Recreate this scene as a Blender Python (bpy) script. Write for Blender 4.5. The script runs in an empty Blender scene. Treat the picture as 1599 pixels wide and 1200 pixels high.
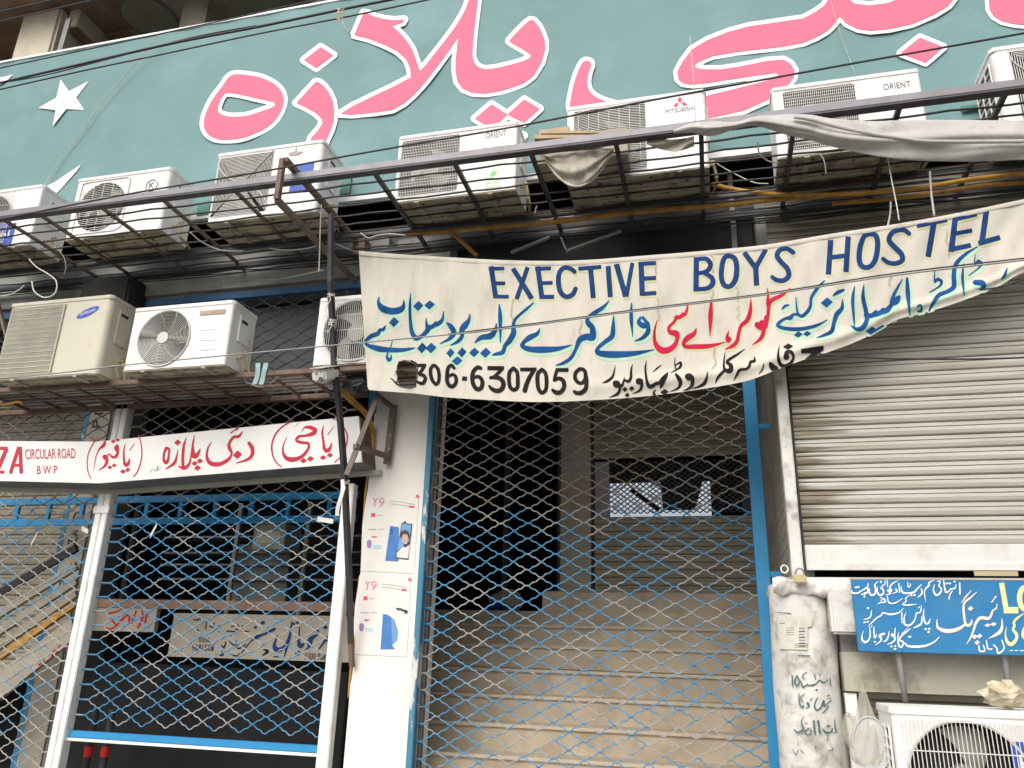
import bpy, bmesh, math, random
import numpy as np
from mathutils import Vector, Matrix

random.seed(7)
SC = bpy.context.scene
COL = SC.collection
R = math.radians

# ------------------------------------------------------------------ camera
PW, PH = 1599.0, 1200.0
CX, CY, FPX = 799.5, 600.0, 1229.76
MC = np.array([[0.96959132, -0.05340763, -0.2388311],
               [0.24314202, 0.32120705, 0.91526389],
               [0.02783215, -0.9455018, 0.32442521]])
CAM = np.array([0.0, 0.0, 1.6])
cam_d = bpy.data.cameras.new('camera')
cam_d.sensor_fit = 'HORIZONTAL'; cam_d.sensor_width = 36.0
cam_d.lens = 36.0 * FPX / PW
cam_d.clip_start = 0.05; cam_d.clip_end = 900
cam = bpy.data.objects.new('camera', cam_d); COL.objects.link(cam)
cam.matrix_world = Matrix([[MC[0, 0], -MC[0, 1], -MC[0, 2], 0.0],
                           [MC[1, 0], -MC[1, 1], -MC[1, 2], 0.0],
                           [MC[2, 0], -MC[2, 1], -MC[2, 2], 1.6],
                           [0, 0, 0, 1]])
SC.camera = cam

# ------------------------------------------------------------------ sky, sun, exposure
SUN_EL, SUN_AZ = R(44), R(195)          # high soft sun, behind the street side
world = bpy.data.worlds.new('World'); SC.world = world; world.use_nodes = True
wn = world.node_tree.nodes; wl = world.node_tree.links
sky = wn.new('ShaderNodeTexSky'); sky.sky_type = 'NISHITA'; sky.sun_disc = False
sky.sun_elevation = SUN_EL; sky.sun_rotation = SUN_AZ
sky.air_density = 1.0; sky.dust_density = 6.0; sky.ozone_density = 1.0
bgn = wn['Background']; bgn.inputs['Strength'].default_value = 0.15
hs = wn.new('ShaderNodeHueSaturation'); hs.inputs['Saturation'].default_value = 0.45
wl.new(sky.outputs[0], hs.inputs['Color']); wl.new(hs.outputs[0], bgn.inputs['Color'])
sun_d = bpy.data.lights.new('sun', 'SUN'); sun_d.energy = 1.1; sun_d.angle = R(60)
sun_d.color = (1.0, 0.96, 0.9)
sun = bpy.data.objects.new('sun', sun_d); COL.objects.link(sun)
sdir = Vector((math.sin(SUN_AZ) * math.cos(SUN_EL), math.cos(SUN_AZ) * math.cos(SUN_EL), math.sin(SUN_EL)))
sun.rotation_euler = sdir.to_track_quat('Z', 'Y').to_euler()
SC.view_settings.view_transform = 'Standard'; SC.view_settings.look = 'None'
SC.view_settings.gamma = 1.0; SC.view_settings.use_curve_mapping = False
SC.view_settings.exposure = 0.18

# ------------------------------------------------------------------ pixel -> point on a real surface
def ray(px, py): return MC @ np.array([px - CX, py - CY, FPX])
def at(px, py, Y):
    d = ray(px, py); return CAM + d * (Y / d[1])
def atz(px, py, Z):
    d = ray(px, py); return CAM + d * ((Z - 1.6) / d[2])
def at_plane(px, py, P0, N, off=0.0):
    d = ray(px, py); return CAM + d * (np.dot(P0 - CAM, N) / np.dot(d, N)) + N * off
def at_cyl(px, py, cx, cy, r):
    d = ray(px, py); a = d[0]**2 + d[1]**2
    b = -(d[0] * cx + d[1] * cy); c = cx * cx + cy * cy - r * r
    disc = max(b * b - a * c, 0.0)
    return CAM + d * ((-b - math.sqrt(disc)) / a)
def onY(Y, eps=0.0): return lambda x, y: at(x, y, Y - eps)

# ------------------------------------------------------------------ materials
MATS = {}
def mat(name, col, rough=0.6, metal=0.0, var=0.12, scale=6.0, dirt=None, dirt_amt=0.35, dirt_scale=3.0,
        bump=0.0, bscale=60.0, stretch=(1, 1, 1), dlo=0.5, dhi=0.7, trans=0.0, spec=0.4):
    if name in MATS: return MATS[name]
    m = bpy.data.materials.new(name); m.use_nodes = True
    nt = m.node_tree; n = nt.nodes; l = nt.links; bs = n['Principled BSDF']
    bs.inputs['Roughness'].default_value = rough; bs.inputs['Metallic'].default_value = metal
    bs.inputs['Specular IOR Level'].default_value = spec
    g = n.new('ShaderNodeNewGeometry'); mp = n.new('ShaderNodeMapping')
    mp.inputs['Scale'].default_value = stretch
    l.new(g.outputs['Position'], mp.inputs['Vector'])
    nz = n.new('ShaderNodeTexNoise'); nz.inputs['Scale'].default_value = scale
    nz.inputs['Detail'].default_value = 5; l.new(mp.outputs[0], nz.inputs['Vector'])
    rp = n.new('ShaderNodeValToRGB')
    rp.color_ramp.elements[0].position = 0.3; rp.color_ramp.elements[1].position = 0.7
    rp.color_ramp.elements[0].color = (*[c * (1 - var) for c in col], 1)
    rp.color_ramp.elements[1].color = (*[min(1, c * (1 + var)) for c in col], 1)
    l.new(nz.outputs['Fac'], rp.inputs['Fac']); out = rp.outputs['Color']
    if dirt:
        n2 = n.new('ShaderNodeTexNoise'); n2.inputs['Scale'].default_value = dirt_scale
        n2.inputs['Detail'].default_value = 8; n2.inputs['Roughness'].default_value = 0.65
        l.new(mp.outputs[0], n2.inputs['Vector'])
        r2 = n.new('ShaderNodeMapRange'); r2.inputs['From Min'].default_value = dlo
        r2.inputs['From Max'].default_value = dhi; r2.inputs['To Max'].default_value = dirt_amt
        l.new(n2.outputs['Fac'], r2.inputs['Value'])
        mx = n.new('ShaderNodeMixRGB'); mx.inputs['Color2'].default_value = (*dirt, 1)
        l.new(r2.outputs[0], mx.inputs['Fac']); l.new(out, mx.inputs['Color1']); out = mx.outputs[0]
    l.new(out, bs.inputs['Base Color'])
    if bump > 0:
        n3 = n.new('ShaderNodeTexNoise'); n3.inputs['Scale'].default_value = bscale
        n3.inputs['Detail'].default_value = 4; l.new(mp.outputs[0], n3.inputs['Vector'])
        b = n.new('ShaderNodeBump'); b.inputs['Strength'].default_value = bump; b.inputs['Distance'].default_value = 0.01
        l.new(n3.outputs['Fac'], b.inputs['Height']); l.new(b.outputs[0], bs.inputs['Normal'])
    if trans > 0:
        bs.inputs['Alpha'].default_value = 1 - trans
    MATS[name] = m
    return m

def M(k): return MATS[k]
mat('teal_vinyl', (0.165, 0.295, 0.30), 0.75, var=0.05, scale=2.0, dirt=(0.27, 0.42, 0.47), dirt_amt=0.4, dirt_scale=1.1, bump=0.05, bscale=9)
mat('pink_print', (0.86, 0.17, 0.27), 0.75, var=0.03)
mat('white_print', (0.88, 0.88, 0.88), 0.75, var=0.02)
mat('banner_cloth', (0.60, 0.565, 0.49), 0.9, var=0.06, scale=3, dirt=(0.36, 0.33, 0.25), dirt_amt=0.6, dirt_scale=3.2,
    bump=0.35, bscale=14, stretch=(2.2, 1, 0.7), dlo=0.52, dhi=0.78)
mat('banner_blue', (0.018, 0.052, 0.165), 0.95, spec=0.1, var=0.25, scale=14)
mat('banner_cyanblue', (0.015, 0.075, 0.22), 0.95, spec=0.1, var=0.3, scale=14)
mat('banner_red', (0.50, 0.02, 0.06), 0.95, spec=0.1, var=0.15, scale=14)
mat('banner_black', (0.02, 0.019, 0.02), 0.95, spec=0.1, var=0.3, scale=14)
mat('mint_halo', (0.43, 0.62, 0.46), 0.9, var=0.08, scale=9)
mat('lime_halo', (0.60, 0.61, 0.34), 0.9, var=0.08, scale=9)
mat('ac_white', (0.84, 0.84, 0.82), 0.45, var=0.04, scale=3, dirt=(0.52, 0.47, 0.36), dirt_amt=0.6, dirt_scale=4, dlo=0.48, dhi=0.8)
mat('ac_cream', (0.62, 0.59, 0.48), 0.5, var=0.05, scale=3, dirt=(0.4, 0.34, 0.22), dirt_amt=0.5, dirt_scale=3)
mat('ac_grille', (0.62, 0.62, 0.58), 0.5, var=0.08, scale=8)
mat('ac_grille_old', (0.47, 0.45, 0.37), 0.6, var=0.1, scale=8)
mat('ac_dark', (0.03, 0.03, 0.03), 0.8, var=0.4, scale=20)
mat('ac_fin', (0.10, 0.10, 0.095), 0.6, var=0.4, scale=40)
mat('frame_blue_shaded', (0.02, 0.09, 0.19), 0.6, var=0.2)  # darker copy of the frame blue, shade on the head bars put into colour
mat('fan_dark', (0.07, 0.07, 0.065), 0.6)
mat('gate_dark', (0.045, 0.065, 0.085), 0.6, var=0.3, scale=5)
mat('panel_grey', (0.15, 0.155, 0.155), 0.8, var=0.1, scale=3)
mat('stain_olive', (0.44, 0.42, 0.28), 0.9, var=0.2, scale=20)
mat('fan_blade', (0.34, 0.33, 0.29), 0.5, var=0.15, scale=8)
mat('pan_underside', (0.42, 0.38, 0.28), 0.7, var=0.15, scale=5, dirt=(0.10, 0.07, 0.04), dirt_amt=0.85, dirt_scale=7, dlo=0.5, dhi=0.68)
mat('badge_blue', (0.05, 0.10, 0.45), 0.5); mat('badge_grey', (0.13, 0.13, 0.15), 0.5)
mat('badge_red', (0.72, 0.04, 0.08), 0.5); mat('badge_green', (0.20, 0.62, 0.16), 0.5)
mat('badge_brown', (0.42, 0.33, 0.26), 0.7, var=0.25, scale=20)
mat('dark_iron', (0.085, 0.085, 0.095), 0.5, 0.3, var=0.25, scale=10, dirt=(0.14, 0.10, 0.075), dirt_amt=0.6, dirt_scale=6)
mat('grey_iron', (0.24, 0.235, 0.26), 0.5, 0.2, var=0.15, scale=6, dirt=(0.22, 0.17, 0.14), dirt_amt=0.6, dirt_scale=7)
mat('thin_rod', (0.035, 0.033, 0.033), 0.6, 0.2, var=0.3, scale=12)
mat('rust_iron', (0.175, 0.12, 0.095), 0.75, 0.1, var=0.25, scale=14, dirt=(0.28, 0.22, 0.18), dirt_amt=0.5, dirt_scale=8)
mat('brown_angle', (0.17, 0.13, 0.105), 0.7, 0.1, var=0.25, scale=10, dirt=(0.26, 0.21, 0.17), dirt_amt=0.5, dirt_scale=6)
mat('dark_pole', (0.045, 0.045, 0.05), 0.6, 0.2, var=0.3, scale=12)
mat('gate_blue', (0.045, 0.22, 0.40), 0.6, var=0.15, scale=5, dirt=(0.33, 0.32, 0.29), dirt_amt=0.9, dirt_scale=3.3, dlo=0.5, dhi=0.56)
mat('gate_upper', (0.19, 0.20, 0.20), 0.6, var=0.3, scale=5, dirt=(0.26, 0.21, 0.15), dirt_amt=0.8, dirt_scale=3.3, dlo=0.45, dhi=0.55)
mat('gate_grey', (0.34, 0.33, 0.30), 0.6, var=0.2, scale=5, dirt=(0.05, 0.27, 0.5), dirt_amt=0.9, dirt_scale=2.7, dlo=0.52, dhi=0.57)
mat('frame_blue', (0.03, 0.26, 0.53), 0.45, var=0.08, scale=5, dirt=(0.12, 0.20, 0.22), dirt_amt=0.6, dirt_scale=5, dlo=0.58, dhi=0.7)
mat('frame_blue_old', (0.06, 0.20, 0.31), 0.55, var=0.1, scale=5, dirt=(0.62, 0.62, 0.6), dirt_amt=1.0, dirt_scale=9, dlo=0.56, dhi=0.6, stretch=(1, 1, 0.3))
mat('post_white', (0.84, 0.84, 0.82), 0.5, var=0.05, scale=8, dirt=(0.42, 0.40, 0.34), dirt_amt=0.4, dirt_scale=5, bump=0.1, bscale=20)
mat('pillar_paint', (0.84, 0.815, 0.76), 0.75, var=0.04, scale=2, dirt=(0.50, 0.47, 0.40), dirt_amt=0.55, dirt_scale=2.5, dlo=0.52, dhi=0.75, bump=0.12, bscale=30)
mat('concrete', (0.24, 0.235, 0.22), 0.85, var=0.15, scale=4, dirt=(0.10, 0.09, 0.075), dirt_amt=0.7, dirt_scale=3, bump=0.2, bscale=30)
mat('grey_wall', (0.32, 0.32, 0.31), 0.85, var=0.1, scale=4, dirt=(0.12, 0.12, 0.11), dirt_amt=0.6, dirt_scale=3)
mat('dark_wall', (0.035, 0.035, 0.034), 0.9, var=0.3, scale=4)  # near-black, gloom of the rooms and recess put into the colour
mat('unlit_black', (0.012, 0.012, 0.013), 0.95, var=0.3, scale=4)  # near-black, darkness of doorway and shop counter put into the colour
mat('beige_plaster', (0.40, 0.36, 0.29), 0.85, var=0.08, scale=3, dirt=(0.26, 0.22, 0.16), dirt_amt=0.5, dirt_scale=4, bump=0.1, bscale=30)
mat('cream_column', (0.72, 0.66, 0.53), 0.8, var=0.08, scale=2, dirt=(0.36, 0.30, 0.2), dirt_amt=0.5, dirt_scale=3, bump=0.1)
mat('brown_beam', (0.32, 0.20, 0.14), 0.85, var=0.2, scale=3, dirt=(0.40, 0.33, 0.22), dirt_amt=0.7, dirt_scale=3)
mat('olive_ceiling', (0.46, 0.44, 0.35), 0.85, var=0.1, scale=2, dirt=(0.17, 0.15, 0.11), dirt_amt=0.6, dirt_scale=3)
mat('gallery_plaster', (0.38, 0.36, 0.29), 0.85, var=0.1, dirt=(0.2, 0.18, 0.13), dirt_amt=0.6)
mat('dirty_white', (0.66, 0.65, 0.61), 0.85, var=0.10, scale=5, dirt=(0.27, 0.26, 0.23), dirt_amt=0.85, dirt_scale=8, dlo=0.5, dhi=0.68, bump=0.5, bscale=22)
mat('stained_lintel', (0.45, 0.43, 0.35), 0.85, var=0.12, scale=4, dirt=(0.22, 0.20, 0.14), dirt_amt=0.8, dirt_scale=4, dlo=0.5, dhi=0.65, bump=0.2)
mat('shutter_metal', (0.47, 0.46, 0.41), 0.5, 0.1, var=0.07, scale=3, dirt=(0.33, 0.29, 0.21), dirt_amt=0.6, dirt_scale=4, stretch=(0.5, 1, 5), dlo=0.45, dhi=0.7)
mat('shutter_rail', (0.68, 0.68, 0.64), 0.5, var=0.05, scale=3, dirt=(0.42, 0.39, 0.32), dirt_amt=0.5, dirt_scale=7)
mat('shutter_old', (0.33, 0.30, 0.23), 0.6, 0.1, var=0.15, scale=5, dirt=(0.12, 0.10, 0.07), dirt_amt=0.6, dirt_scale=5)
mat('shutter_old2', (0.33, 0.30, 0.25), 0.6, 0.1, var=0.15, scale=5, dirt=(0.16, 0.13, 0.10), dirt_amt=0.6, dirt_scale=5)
mat('marble_step', (0.52, 0.44, 0.33), 0.45, var=0.12, scale=3, dirt=(0.33, 0.26, 0.18), dirt_amt=0.6, dirt_scale=3.5, dlo=0.48, dhi=0.65)
mat('marble_nosing', (0.57, 0.49, 0.38), 0.4, var=0.1, scale=5)
mat('sign_white', (0.76, 0.77, 0.75), 0.5, var=0.03, scale=2, dirt=(0.55, 0.54, 0.46), dirt_amt=0.6, dirt_scale=2.6, dlo=0.52, dhi=0.75)
mat('sign_edge', (0.45, 0.45, 0.38), 0.6, var=0.1); mat('sign_under', (0.16, 0.16, 0.17), 0.6)
mat('sign_red', (0.48, 0.01, 0.035), 0.6, var=0.12, scale=10)
mat('shop_blue', (0.02, 0.18, 0.40), 0.5, var=0.10, scale=4, dirt=(0.06, 0.22, 0.38), dirt_amt=0.6, dirt_scale=5)
mat('shop_cream', (0.74, 0.67, 0.60), 0.6, var=0.04); mat('shop_yellow', (0.70, 0.75, 0.36), 0.6, var=0.04)
mat('stencil_teal', (0.08, 0.14, 0.155), 0.85, var=0.3, scale=30)
mat('cable_black', (0.03, 0.03, 0.033), 0.5, var=0.2); mat('cable_grey', (0.30, 0.30, 0.30), 0.6)
mat('cable_white', (0.62, 0.61, 0.56), 0.6, var=0.1, scale=10)
mat('rope_cream', (0.55, 0.52, 0.42), 0.9, var=0.15, scale=40)
mat('hose_yellow', (0.50, 0.27, 0.05), 0.6, var=0.25, scale=14, dirt=(0.16, 0.10, 0.04), dirt_amt=0.7, dirt_scale=12, bump=0.3, bscale=90)
mat('tarp_grey', (0.50, 0.49, 0.465), 0.95, var=0.12, scale=4, dirt=(0.22, 0.21, 0.19), dirt_amt=0.7, dirt_scale=4, bump=0.5, bscale=12)
mat('rag_cloth', (0.40, 0.37, 0.30), 0.9, var=0.2, scale=10, dirt=(0.16, 0.15, 0.13), dirt_amt=0.7, dirt_scale=8, bump=0.5, bscale=14)
mat('cardboard', (0.47, 0.37, 0.24), 0.85, var=0.1, scale=8)
mat('plastic_bag', (0.62, 0.60, 0.50), 0.35, var=0.1, scale=8, dirt=(0.40, 0.36, 0.25), dirt_amt=0.5, dirt_scale=6, trans=0.6)
mat('kraft_paper', (0.52, 0.46, 0.33), 0.8, var=0.3, scale=18, dirt=(0.3, 0.18, 0.12), dirt_amt=0.6, dirt_scale=12)
mat('faded_bill', (0.60, 0.58, 0.50), 0.85, var=0.1, scale=12, dirt=(0.4, 0.38, 0.32), dirt_amt=0.6, dirt_scale=15)
mat('disc_white', (0.58, 0.59, 0.57), 0.5)
mat('cctv_white', (0.82, 0.81, 0.74), 0.45, var=0.05, scale=10, dirt=(0.35, 0.3, 0.2), dirt_amt=0.4)
mat('lens_black', (0.02, 0.02, 0.025), 0.2)
mat('brass', (0.52, 0.43, 0.25), 0.45, 0.4, var=0.1)
mat('paper_white', (0.74, 0.73, 0.70), 0.75, var=0.03, scale=12)
mat('poster_sheet', (0.79, 0.765, 0.72), 0.75, var=0.03, scale=12)
mat('poster_pink', (0.72, 0.30, 0.38), 0.7); mat('poster_red', (0.70, 0.08, 0.16), 0.7)
mat('poster_grey', (0.42, 0.40, 0.38), 0.7); mat('phone_blue', (0.06, 0.20, 0.52), 0.45, var=0.15, scale=12)
mat('phone_light', (0.16, 0.36, 0.62), 0.45); mat('skin_print', (0.66, 0.42, 0.34), 0.7)
mat('hair_print', (0.09, 0.055, 0.04), 0.7); mat('dark_print', (0.03, 0.035, 0.08), 0.6)
mat('lilac_print', (0.34, 0.22, 0.45), 0.7); mat('aqua_print', (0.45, 0.72, 0.80), 0.7)
mat('red_tape', (0.62, 0.02, 0.02), 0.5, var=0.1)
mat('light_panel', (0.60, 0.58, 0.45), 0.6); mat('box_grey', (0.40, 0.40, 0.33), 0.6)
mat('asphalt', (0.09, 0.088, 0.085), 0.9, var=0.2, scale=3, bump=0.3, bscale=80)
mat('pavement', (0.34, 0.32, 0.29), 0.85, var=0.12, scale=3, bump=0.2, bscale=40)
mat('door_grey', (0.10, 0.10, 0.10), 0.6); mat('floor_dark', (0.10, 0.095, 0.085), 0.8)
mat('column_letter', (0.05, 0.05, 0.05), 0.8); mat('blue_rag', (0.06, 0.28, 0.55), 0.7)
mat('ribbon_aqua', (0.30, 0.45, 0.46), 0.8, var=0.15, scale=30); mat('green_plastic', (0.05, 0.20, 0.15), 0.5, var=0.2)

def streaked():
    m = MATS['shutter_metal'].copy(); m.name = 'shutter_streaked'; nt = m.node_tree; n = nt.nodes; l = nt.links; bs = n['Principled BSDF']
    src = bs.inputs['Base Color'].links[0].from_socket
    g = n.new('ShaderNodeNewGeometry'); mp = n.new('ShaderNodeMapping'); mp.inputs['Scale'].default_value = (1.6, 1, 55)
    l.new(g.outputs['Position'], mp.inputs['Vector'])
    nz = n.new('ShaderNodeTexNoise'); nz.inputs['Scale'].default_value = 1.0; nz.inputs['Detail'].default_value = 4; l.new(mp.outputs[0], nz.inputs['Vector'])
    sp = n.new('ShaderNodeSeparateXYZ'); l.new(g.outputs['Position'], sp.inputs[0])
    mr = n.new('ShaderNodeMapRange'); mr.inputs['From Min'].default_value = 0.47; mr.inputs['From Max'].default_value = 0.95; mr.inputs['To Min'].default_value = 0.30; mr.inputs['To Max'].default_value = -0.12
    l.new(sp.outputs['X'], mr.inputs['Value'])
    ad = n.new('ShaderNodeMath'); ad.operation = 'ADD'; l.new(nz.outputs['Fac'], ad.inputs[0]); l.new(mr.outputs[0], ad.inputs[1])
    r2 = n.new('ShaderNodeMapRange'); r2.inputs['From Min'].default_value = 0.60; r2.inputs['From Max'].default_value = 0.74; r2.inputs['To Max'].default_value = 0.8
    l.new(ad.outputs[0], r2.inputs['Value'])
    mx = n.new('ShaderNodeMixRGB'); mx.inputs['Color2'].default_value = (0.13, 0.095, 0.05, 1)
    l.new(r2.outputs[0], mx.inputs['Fac']); l.new(src, mx.inputs['Color1']); l.new(mx.outputs[0], bs.inputs['Base Color'])
    MATS['shutter_streaked'] = m
streaked()

# ------------------------------------------------------------------ objects and builders
def world_loc(o):
    v = Vector((0, 0, 0))
    while o is not None: v += o.location; o = o.parent
    return v
def tag(o, label=None, cat=None, group=None, kind=None):
    if label: o['label'] = label
    if cat: o['category'] = cat
    if group: o['group'] = group
    if kind: o['kind'] = kind
    return o
def thing(name, label, cat, loc=(0, 0, 0), group=None):
    o = bpy.data.objects.new(name, None); COL.objects.link(o); o.location = Vector([float(c) for c in loc])
    o.empty_display_size = 0.1
    return tag(o, label, cat, group)
def link_mesh(name, me, parent=None, loc=(0, 0, 0)):
    o = bpy.data.objects.new(name, me); COL.objects.link(o); o.parent = parent; o.location = loc
    return o

class MB:
    def __init__(s): s.v = []; s.f = []
    def quad(s, a, b, c, d):
        i = len(s.v); s.v += [tuple(a), tuple(b), tuple(c), tuple(d)]; s.f.append((i, i + 1, i + 2, i + 3)); return s
    def poly(s, pts):
        i = len(s.v); s.v += [tuple(p) for p in pts]; s.f.append(tuple(range(i, i + len(pts)))); return s
    def box(s, x0, x1, y0, y1, z0, z1):
        i = len(s.v)
        s.v += [(x0, y0, z0), (x1, y0, z0), (x1, y1, z0), (x0, y1, z0), (x0, y0, z1), (x1, y0, z1), (x1, y1, z1), (x0, y1, z1)]
        s.f += [(i, i+3, i+2, i+1), (i+4, i+5, i+6, i+7), (i, i+1, i+5, i+4), (i+1, i+2, i+6, i+5), (i+2, i+3, i+7, i+6), (i+3, i, i+4, i+7)]
        return s
    def hexa(s, b, t):            # b, t: four bottom and four top corners
        i = len(s.v); s.v += [tuple(p) for p in b] + [tuple(p) for p in t]
        s.f += [(i, i+3, i+2, i+1), (i+4, i+5, i+6, i+7), (i, i+1, i+5, i+4), (i+1, i+2, i+6, i+5), (i+2, i+3, i+7, i+6), (i+3, i, i+4, i+7)]
        return s
    def bar(s, p, q, w, h, up=(0, 0, 1)):
        p = Vector(p); q = Vector(q); d = (q - p).normalized(); u = Vector(up)
        a = d.cross(u)
        if a.length < 1e-3: a = d.cross(Vector((0, 1, 0)))
        a.normalize(); b = a.cross(d).normalized(); a *= w / 2; b *= h / 2
        return s.hexa([p - a - b, p + a - b, q + a - b, q - a - b], [p - a + b, p + a + b, q + a + b, q - a + b])
    def tube(s, pts, r, n=6, cap=True):
        pts = [Vector(p) for p in pts]; rs = r if isinstance(r, (list, tuple)) else [r] * len(pts)
        base = len(s.v); ref = Vector((0.13, 0.21, 0.97))
        for k, p in enumerate(pts):
            d = (pts[min(k + 1, len(pts) - 1)] - pts[max(k - 1, 0)]).normalized()
            a = d.cross(ref)
            if a.length < 0.05: a = d.cross(Vector((1, 0, 0)))
            a.normalize(); b = d.cross(a)
            for j in range(n):
                t = 2 * math.pi * (j + 0.5) / n
                s.v.append(tuple(p + (a * math.cos(t) + b * math.sin(t)) * rs[k]))
        for k in range(len(pts) - 1):
            for j in range(n):
                a0 = base + k * n + j; a1 = base + k * n + (j + 1) % n
                s.f.append((a0, a1, a1 + n, a0 + n))
        if cap:
            s.f.append(tuple(base + j for j in range(n))[::-1])
            e = base + (len(pts) - 1) * n; s.f.append(tuple(e + j for j in range(n)))
        return s
    def disc(s, c, r, axis='Y', n=24, h=0.0, rx=None):
        rx = rx or r; ring = []
        for j in range(n):
            t = 2 * math.pi * j / n
            ring.append((c[0] + rx * math.cos(t), c[1], c[2] + r * math.sin(t)))
        s.poly(ring)
        if h:
            back = [(p[0], p[1] + h, p[2]) for p in ring]; s.poly(back[::-1])
            for j in range(n):
                k = (j + 1) % n; s.quad(ring[j], back[j], back[k], ring[k])
        return s
    def grid(s, fn, nu, nv, skip=None):
        base = len(s.v)
        for j in range(nv + 1):
            for i in range(nu + 1): s.v.append(tuple(fn(i / nu, j / nv)))
        for j in range(nv):
            for i in range(nu):
                if skip and skip((i + .5) / nu, (j + .5) / nv): continue
                a = base + j * (nu + 1) + i; s.f.append((a, a + 1, a + nu + 2, a + nu + 1))
        return s
    def mesh(s, name, m, origin=(0, 0, 0), smooth=False, bevel=0.0):
        me = bpy.data.meshes.new(name)
        ox, oy, oz = origin
        me.from_pydata([(float(v[0]) - ox, float(v[1]) - oy, float(v[2]) - oz) for v in s.v], [], s.f)
        if bevel > 0:
            bm = bmesh.new(); bm.from_mesh(me); bmesh.ops.remove_doubles(bm, verts=bm.verts, dist=1e-5)
            es = [e for e in bm.edges if len(e.link_faces) == 2 and e.calc_face_angle(0) > 0.6]
            bmesh.ops.bevel(bm, geom=es, offset=bevel, segments=2, affect='EDGES', clamp_overlap=True)
            bm.to_mesh(me); bm.free()
        me.materials.append(MATS[m] if isinstance(m, str) else m)
        if smooth: me.shade_smooth()
        me.update(); return me
    def build(s, name, m, parent=None, smooth=False, bevel=0.0):
        o = world_loc(parent) if parent is not None else Vector((0, 0, 0))
        return link_mesh(name, s.mesh(name, m, o, smooth, bevel), parent)

# ------------------------------------------------------------------ painted lettering: strokes -> field -> sheet of faces
def cr(pts, sub=6):
    P = [np.array(p, float) for p in pts]
    if len(P) < 3: return P
    out = []
    for i in range(len(P) - 1):
        p0 = P[max(i - 1, 0)]; p1 = P[i]; p2 = P[i + 1]; p3 = P[min(i + 2, len(P) - 1)]
        for k in range(sub):
            t = k / sub
            out.append(0.5 * ((2 * p1) + (-p0 + p2) * t + (2*p0 - 5*p1 + 4*p2 - p3) * t*t + (-p0 + 3*p1 - 3*p2 + p3) * t**3))
    out.append(P[-1]); return out
def S(k, ox, oy, *pts):                    # calligraphic stroke: x, y, width in crop units
    return ('s', [(ox + p[0] / k, oy + p[1] / k, max(p[2] if len(p) > 2 else 10, 3) / k) for p in cr_fill(pts)])
def cr_fill(pts):
    w = None; out = []
    for p in pts:
        if len(p) > 2: w = p[2]
        out.append((p[0], p[1], w if w is not None else 10))
    return [tuple(q) for q in cr(out)]
def B(k, ox, oy, x0, y0, x1, y1, w):       # flat-ended brush bar
    dx, dy = x1 - x0, y1 - y0; L = math.hypot(dx, dy); nx, ny = -dy / L * w / 2, dx / L * w / 2
    return ('p', [(ox + a / k, oy + b / k) for a, b in ((x0+nx, y0+ny), (x1+nx, y1+ny), (x1-nx, y1-ny), (x0-nx, y0-ny))])
def D(k, ox, oy, x, y, hw, hh):
    return ('p', [(ox + a / k, oy + b / k) for a, b in ((x - hw, y + hh*.1), (x + hw*.05, y - hh), (x + hw, y - hh*.1), (x - hw*.05, y + hh))])
def P_(k, ox, oy, *pts): return ('p', [(ox + a / k, oy + b / k) for a, b in pts])
def PS(k, ox, oy, *pts):                   # smooth closed outline
    q = [np.array(p, float) for p in pts]; n = len(q); out = []
    for i in range(n):
        p0, p1, p2, p3 = q[i-1], q[i], q[(i+1) % n], q[(i+2) % n]
        for j in range(4):
            t = j / 4
            out.append(0.5 * ((2*p1) + (-p0+p2)*t + (2*p0-5*p1+4*p2-p3)*t*t + (-p0+3*p1-3*p2+p3)*t**3))
    return ('p', [(ox + a[0] / k, oy + a[1] / k) for a in out])
def CUT(pr): return ('c', pr[1])

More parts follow.
